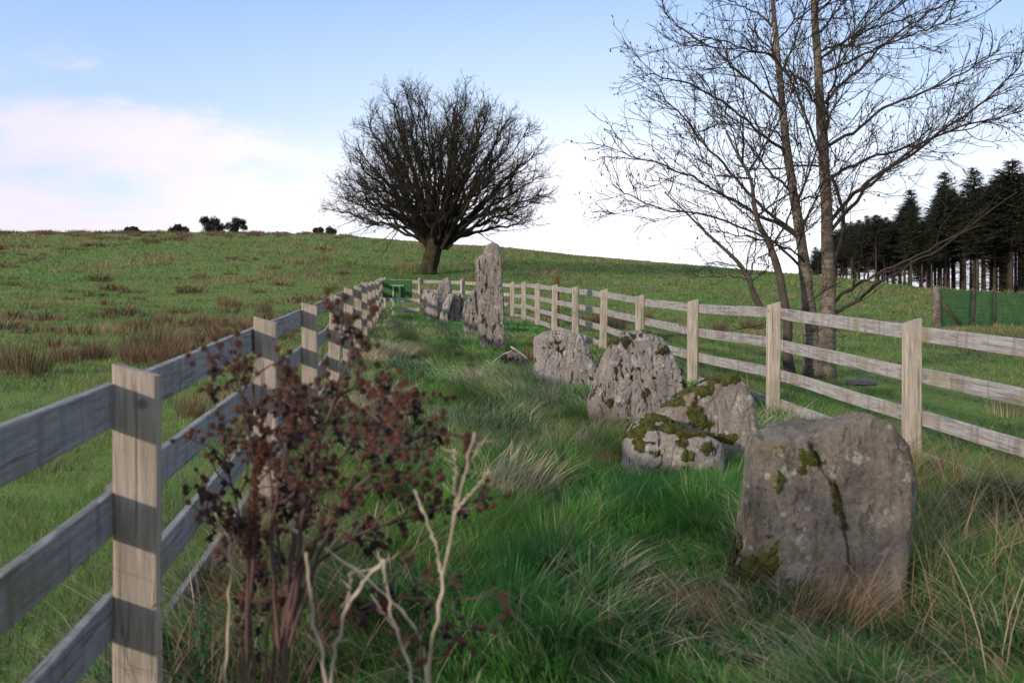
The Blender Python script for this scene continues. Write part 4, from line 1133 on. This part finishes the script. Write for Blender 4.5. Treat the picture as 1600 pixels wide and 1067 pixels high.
stalk_thing('dry_stalk', 'yellowish bleached stalk with a broken bent top', 'stalk', 1.95,
            [([(515, 1080), (522, 1010), (545, 940), (572, 905), (597, 878)], .0045, .0045, 0), ([(545, 940), (548, 915), (546, 895)], .003, .0015, 0)], M['dry'])
stalk_thing('dry_stalk', 'short upright bleached stalk between the two forked ones', 'stalk', 2.0,
            [([(650, 1080), (632, 1020), (612, 960), (604, 910), (598, 872)], .0052, .003, 0), ([(622, 985), (604, 965), (592, 945)], .003, .002, .04)], M['dry'])
stalk_thing('dry_stalk', 'long fallen bleached stalk slanting from the bur plant to lower right', 'stalk', 2.2,
            [([(668, 1010), (630, 955), (575, 905), (520, 865), (450, 820)], .0045, .0045, .25), ([(560, 893), (590, 885), (612, 872)], .002, .001, -.04)], M['dry'])
stalk_thing('dry_stalk', 'thin grey brown stalk standing left in front of the bur plant', 'stalk', 2.25,
            [([(352, 1080), (356, 990), (362, 900), (358, 840), (335, 800)], .004, .003, 0)], M['dry'])
def dock():
    rnd = random.Random(3); Y = 2.35; base = Vector((P(385, 900, Y).x, Y, 0)); base.z = gz(base.x, Y)
    root = empty('dock_plant', base, 'rusty red dock seed spike standing inside the bur plant', 'plant'); st = MB(); sd = MB()
    path = [P(x, y, Y)-base for x, y in ((382, 1050), (386, 950), (390, 850), (400, 740), (412, 690))]; path[0] = Vector((0, 0, -.02))
    path = [along(path, k/20)[0] for k in range(21)]
    st.tube(path, [.005*(1-.6*k/20) for k in range(21)], 7)
    for _ in range(1500):
        t = rnd.uniform(.45, 1); p, d = along(path, t); v = Vector((rnd.gauss(0, 1), rnd.gauss(0, 1), rnd.gauss(0, .6))).normalized()*rnd.uniform(.004, .019)*(1.15-.5*t)
        c = p+v; a = Vector((rnd.gauss(0, 1), rnd.gauss(0, 1), rnd.gauss(0, 1))).normalized()*.0032; b = a.cross(Vector((rnd.random(), 1, rnd.random()))).normalized()*.0032
        sd.quad(c-a, c-b, c+a, c+b)
    st.build('stem', M['bstem'], root); sd.build('seeds', M['dock'], root, smooth=False)
dock()
# small nettle at the foot of the near left fence
def nettle():
    rnd = random.Random(8); p = P(305, 935, 2.9); base = Vector((p.x, p.y, gz(p.x, p.y))); root = empty('green_weed', base, 'small leafy green weed at the foot of the near left post', 'plant'); st = MB(); lf = MB()
    top = p-base
    for j in range(4):
        e = top+Vector((rnd.gauss(0, .04), rnd.gauss(0, .04), rnd.uniform(-.08, .03))); path = [Vector((0, 0, -.02)).lerp(e, k/8)+Vector((rnd.gauss(0, .004), rnd.gauss(0, .004), 0)) for k in range(9)]
        st.tube(path, [.0025]*9, 5)
        for k in range(2, 9):
            for s_ in range(3):
                a = rnd.uniform(0, 6.28); d = Vector((math.cos(a), math.sin(a), rnd.uniform(-.4, .3))); w = d.cross(Vector((0, 0, 1))).normalized(); L = rnd.uniform(.025, .045); q = path[k]
                lf.quad(q, q+d*L*.5+w*L*.32, q+d*L+Vector((0, 0, -.006)), q+d*L*.5-w*L*.32)
    st.build('stem', M['green'], root); lf.build('leaves', mat_noise('weed_leaf', (.03, .075, .03), (.06, .12, .045), 12, bump=0, trans=.3), root, smooth=False)
nettle()

# ------------------------------------------------------------------ sky, sun, camera
SUN_EL, SUN_AZ = math.radians(13), math.radians(180+42)     # azimuth clockwise from +Y: behind and to the left
w = bpy.data.worlds.new('World'); SC.world = w; w.use_nodes = True
nt = w.node_tree; nt.nodes.clear()
sky = N(nt, 'ShaderNodeTexSky'); sky.sky_type = 'NISHITA'; sky.sun_disc = False; sky.sun_elevation = SUN_EL; sky.sun_rotation = SUN_AZ
sky.air_density = 1.0; sky.dust_density = .6; sky.ozone_density = 1.6
tc = N(nt, 'ShaderNodeTexCoord'); sx = N(nt, 'ShaderNodeSeparateXYZ'); nt.links.new(tc.outputs['Generated'], sx.inputs[0])
mp = N(nt, 'ShaderNodeMapping'); mp.inputs['Scale'].default_value = (1, 1, 3.2); nt.links.new(tc.outputs['Generated'], mp.inputs[0])
n1 = noise_n(nt, mp.outputs[0], 3.1, 7, .55, .35)
# bright veil low down, an unseen one added overhead for ambient fill, clear blue between, soft clouds on the left
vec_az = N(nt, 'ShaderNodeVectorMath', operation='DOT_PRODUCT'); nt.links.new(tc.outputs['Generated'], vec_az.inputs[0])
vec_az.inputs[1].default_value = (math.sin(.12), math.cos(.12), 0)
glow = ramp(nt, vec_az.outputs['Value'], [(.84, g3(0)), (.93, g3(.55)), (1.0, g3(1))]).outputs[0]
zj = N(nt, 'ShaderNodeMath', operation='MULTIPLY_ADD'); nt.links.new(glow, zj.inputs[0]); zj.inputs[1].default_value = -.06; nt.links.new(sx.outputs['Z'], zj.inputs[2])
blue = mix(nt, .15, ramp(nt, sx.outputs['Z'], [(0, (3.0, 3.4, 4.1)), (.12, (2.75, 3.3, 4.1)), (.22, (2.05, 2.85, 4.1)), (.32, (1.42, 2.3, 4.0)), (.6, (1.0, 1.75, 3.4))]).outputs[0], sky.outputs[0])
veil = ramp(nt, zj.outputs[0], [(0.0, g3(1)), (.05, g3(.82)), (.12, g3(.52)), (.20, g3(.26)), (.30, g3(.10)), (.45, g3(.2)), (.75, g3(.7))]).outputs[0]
cl = ramp(nt, n1, [(.43, g3(0)), (.60, g3(1))]).outputs[0]
band = ramp(nt, sx.outputs['Z'], [(.03, g3(.0)), (.10, g3(.85)), (.16, g3(.6)), (.21, g3(0))]).outputs[0]
cm_ = N(nt, 'ShaderNodeMath', operation='MULTIPLY'); nt.links.new(cl, cm_.inputs[0]); nt.links.new(band, cm_.inputs[1])
up = ramp(nt, sx.outputs['Z'], [(.35, g3(0)), (.6, g3(1))]).outputs[0]  # overhead sky out of view, brightened to add ambient light
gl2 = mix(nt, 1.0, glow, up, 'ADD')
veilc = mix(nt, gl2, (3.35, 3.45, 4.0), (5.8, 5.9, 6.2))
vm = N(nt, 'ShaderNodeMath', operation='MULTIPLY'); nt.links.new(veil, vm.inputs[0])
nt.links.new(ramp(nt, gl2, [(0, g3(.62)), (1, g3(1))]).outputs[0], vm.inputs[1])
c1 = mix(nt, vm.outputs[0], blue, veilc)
def puff(ax, az, lo, hi, amt):
    d = Vector((ax, 1, az)).normalized(); dn = N(nt, 'ShaderNodeVectorMath', operation='DOT_PRODUCT'); dn.inputs[1].default_value = d; nt.links.new(tc.outputs['Generated'], dn.inputs[0])
    ad = N(nt, 'ShaderNodeMath', operation='MULTIPLY_ADD'); nt.links.new(n2, ad.inputs[0]); ad.inputs[1].default_value = .022; nt.links.new(dn.outputs['Value'], ad.inputs[2])
    mr = N(nt, 'ShaderNodeMapRange'); mr.interpolation_type = 'SMOOTHSTEP'; nt.links.new(ad.outputs[0], mr.inputs['Value'])
    mr.inputs['From Min'].default_value = lo+.011; mr.inputs['From Max'].default_value = hi+.013; mr.inputs['To Max'].default_value = amt
    return mr.outputs['Result']
n2 = noise_n(nt, mp.outputs[0], 7.5, 8, .62, .2)
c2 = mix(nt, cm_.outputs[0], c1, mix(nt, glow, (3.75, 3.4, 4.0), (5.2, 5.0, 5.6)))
for ax, az, lo, amt, cc in ((-.455, .175, .994, .7, (4.0, 3.5, 4.0)), (-.40, .160, .9945, .75, (4.05, 3.6, 4.05)), (-.34, .148, .995, .7, (4.1, 3.75, 4.15)),
                            (-.28, .135, .9955, .6, (4.3, 4.0, 4.3)), (-.21, .125, .996, .5, (4.5, 4.3, 4.5)), (-.53, .10, .994, .6, (3.9, 3.4, 3.9))):
    c2 = mix(nt, puff(ax, az, lo, .9985, amt*.6), c2, cc)
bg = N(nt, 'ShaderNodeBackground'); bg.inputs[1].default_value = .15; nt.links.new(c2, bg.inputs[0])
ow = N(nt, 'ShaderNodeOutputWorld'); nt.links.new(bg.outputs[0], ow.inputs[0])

sun = bpy.data.lights.new('sun', 'SUN'); sun.energy = 2.8; sun.angle = math.radians(2.5); sun.color = (1.0, .86, .70)
so = bpy.data.objects.new('sun', sun); COL.objects.link(so)
dsun = Vector((math.sin(SUN_AZ)*math.cos(SUN_EL), math.cos(SUN_AZ)*math.cos(SUN_EL), math.sin(SUN_EL)))
so.rotation_euler = dsun.to_track_quat('Z', 'Y').to_euler(); so.location = (-10, -10, 12)

cam = bpy.data.cameras.new('camera'); co = bpy.data.objects.new('camera', cam); COL.objects.link(co)
cam.sensor_width = 36; cam.lens = 36*F/1600; co.location = (0, 0, 0); co.rotation_euler = (math.radians(90), 0, 0)
cam.clip_start = .05; cam.clip_end = 4000
cam.dof.use_dof = True; cam.dof.focus_distance = 11.5; cam.dof.aperture_fstop = 3.8
SC.camera = co
SC.view_settings.view_transform = 'Standard'; SC.view_settings.look = 'None'; SC.view_settings.exposure = .76; SC.view_settings.gamma = 1
SC.render.engine = 'CYCLES'
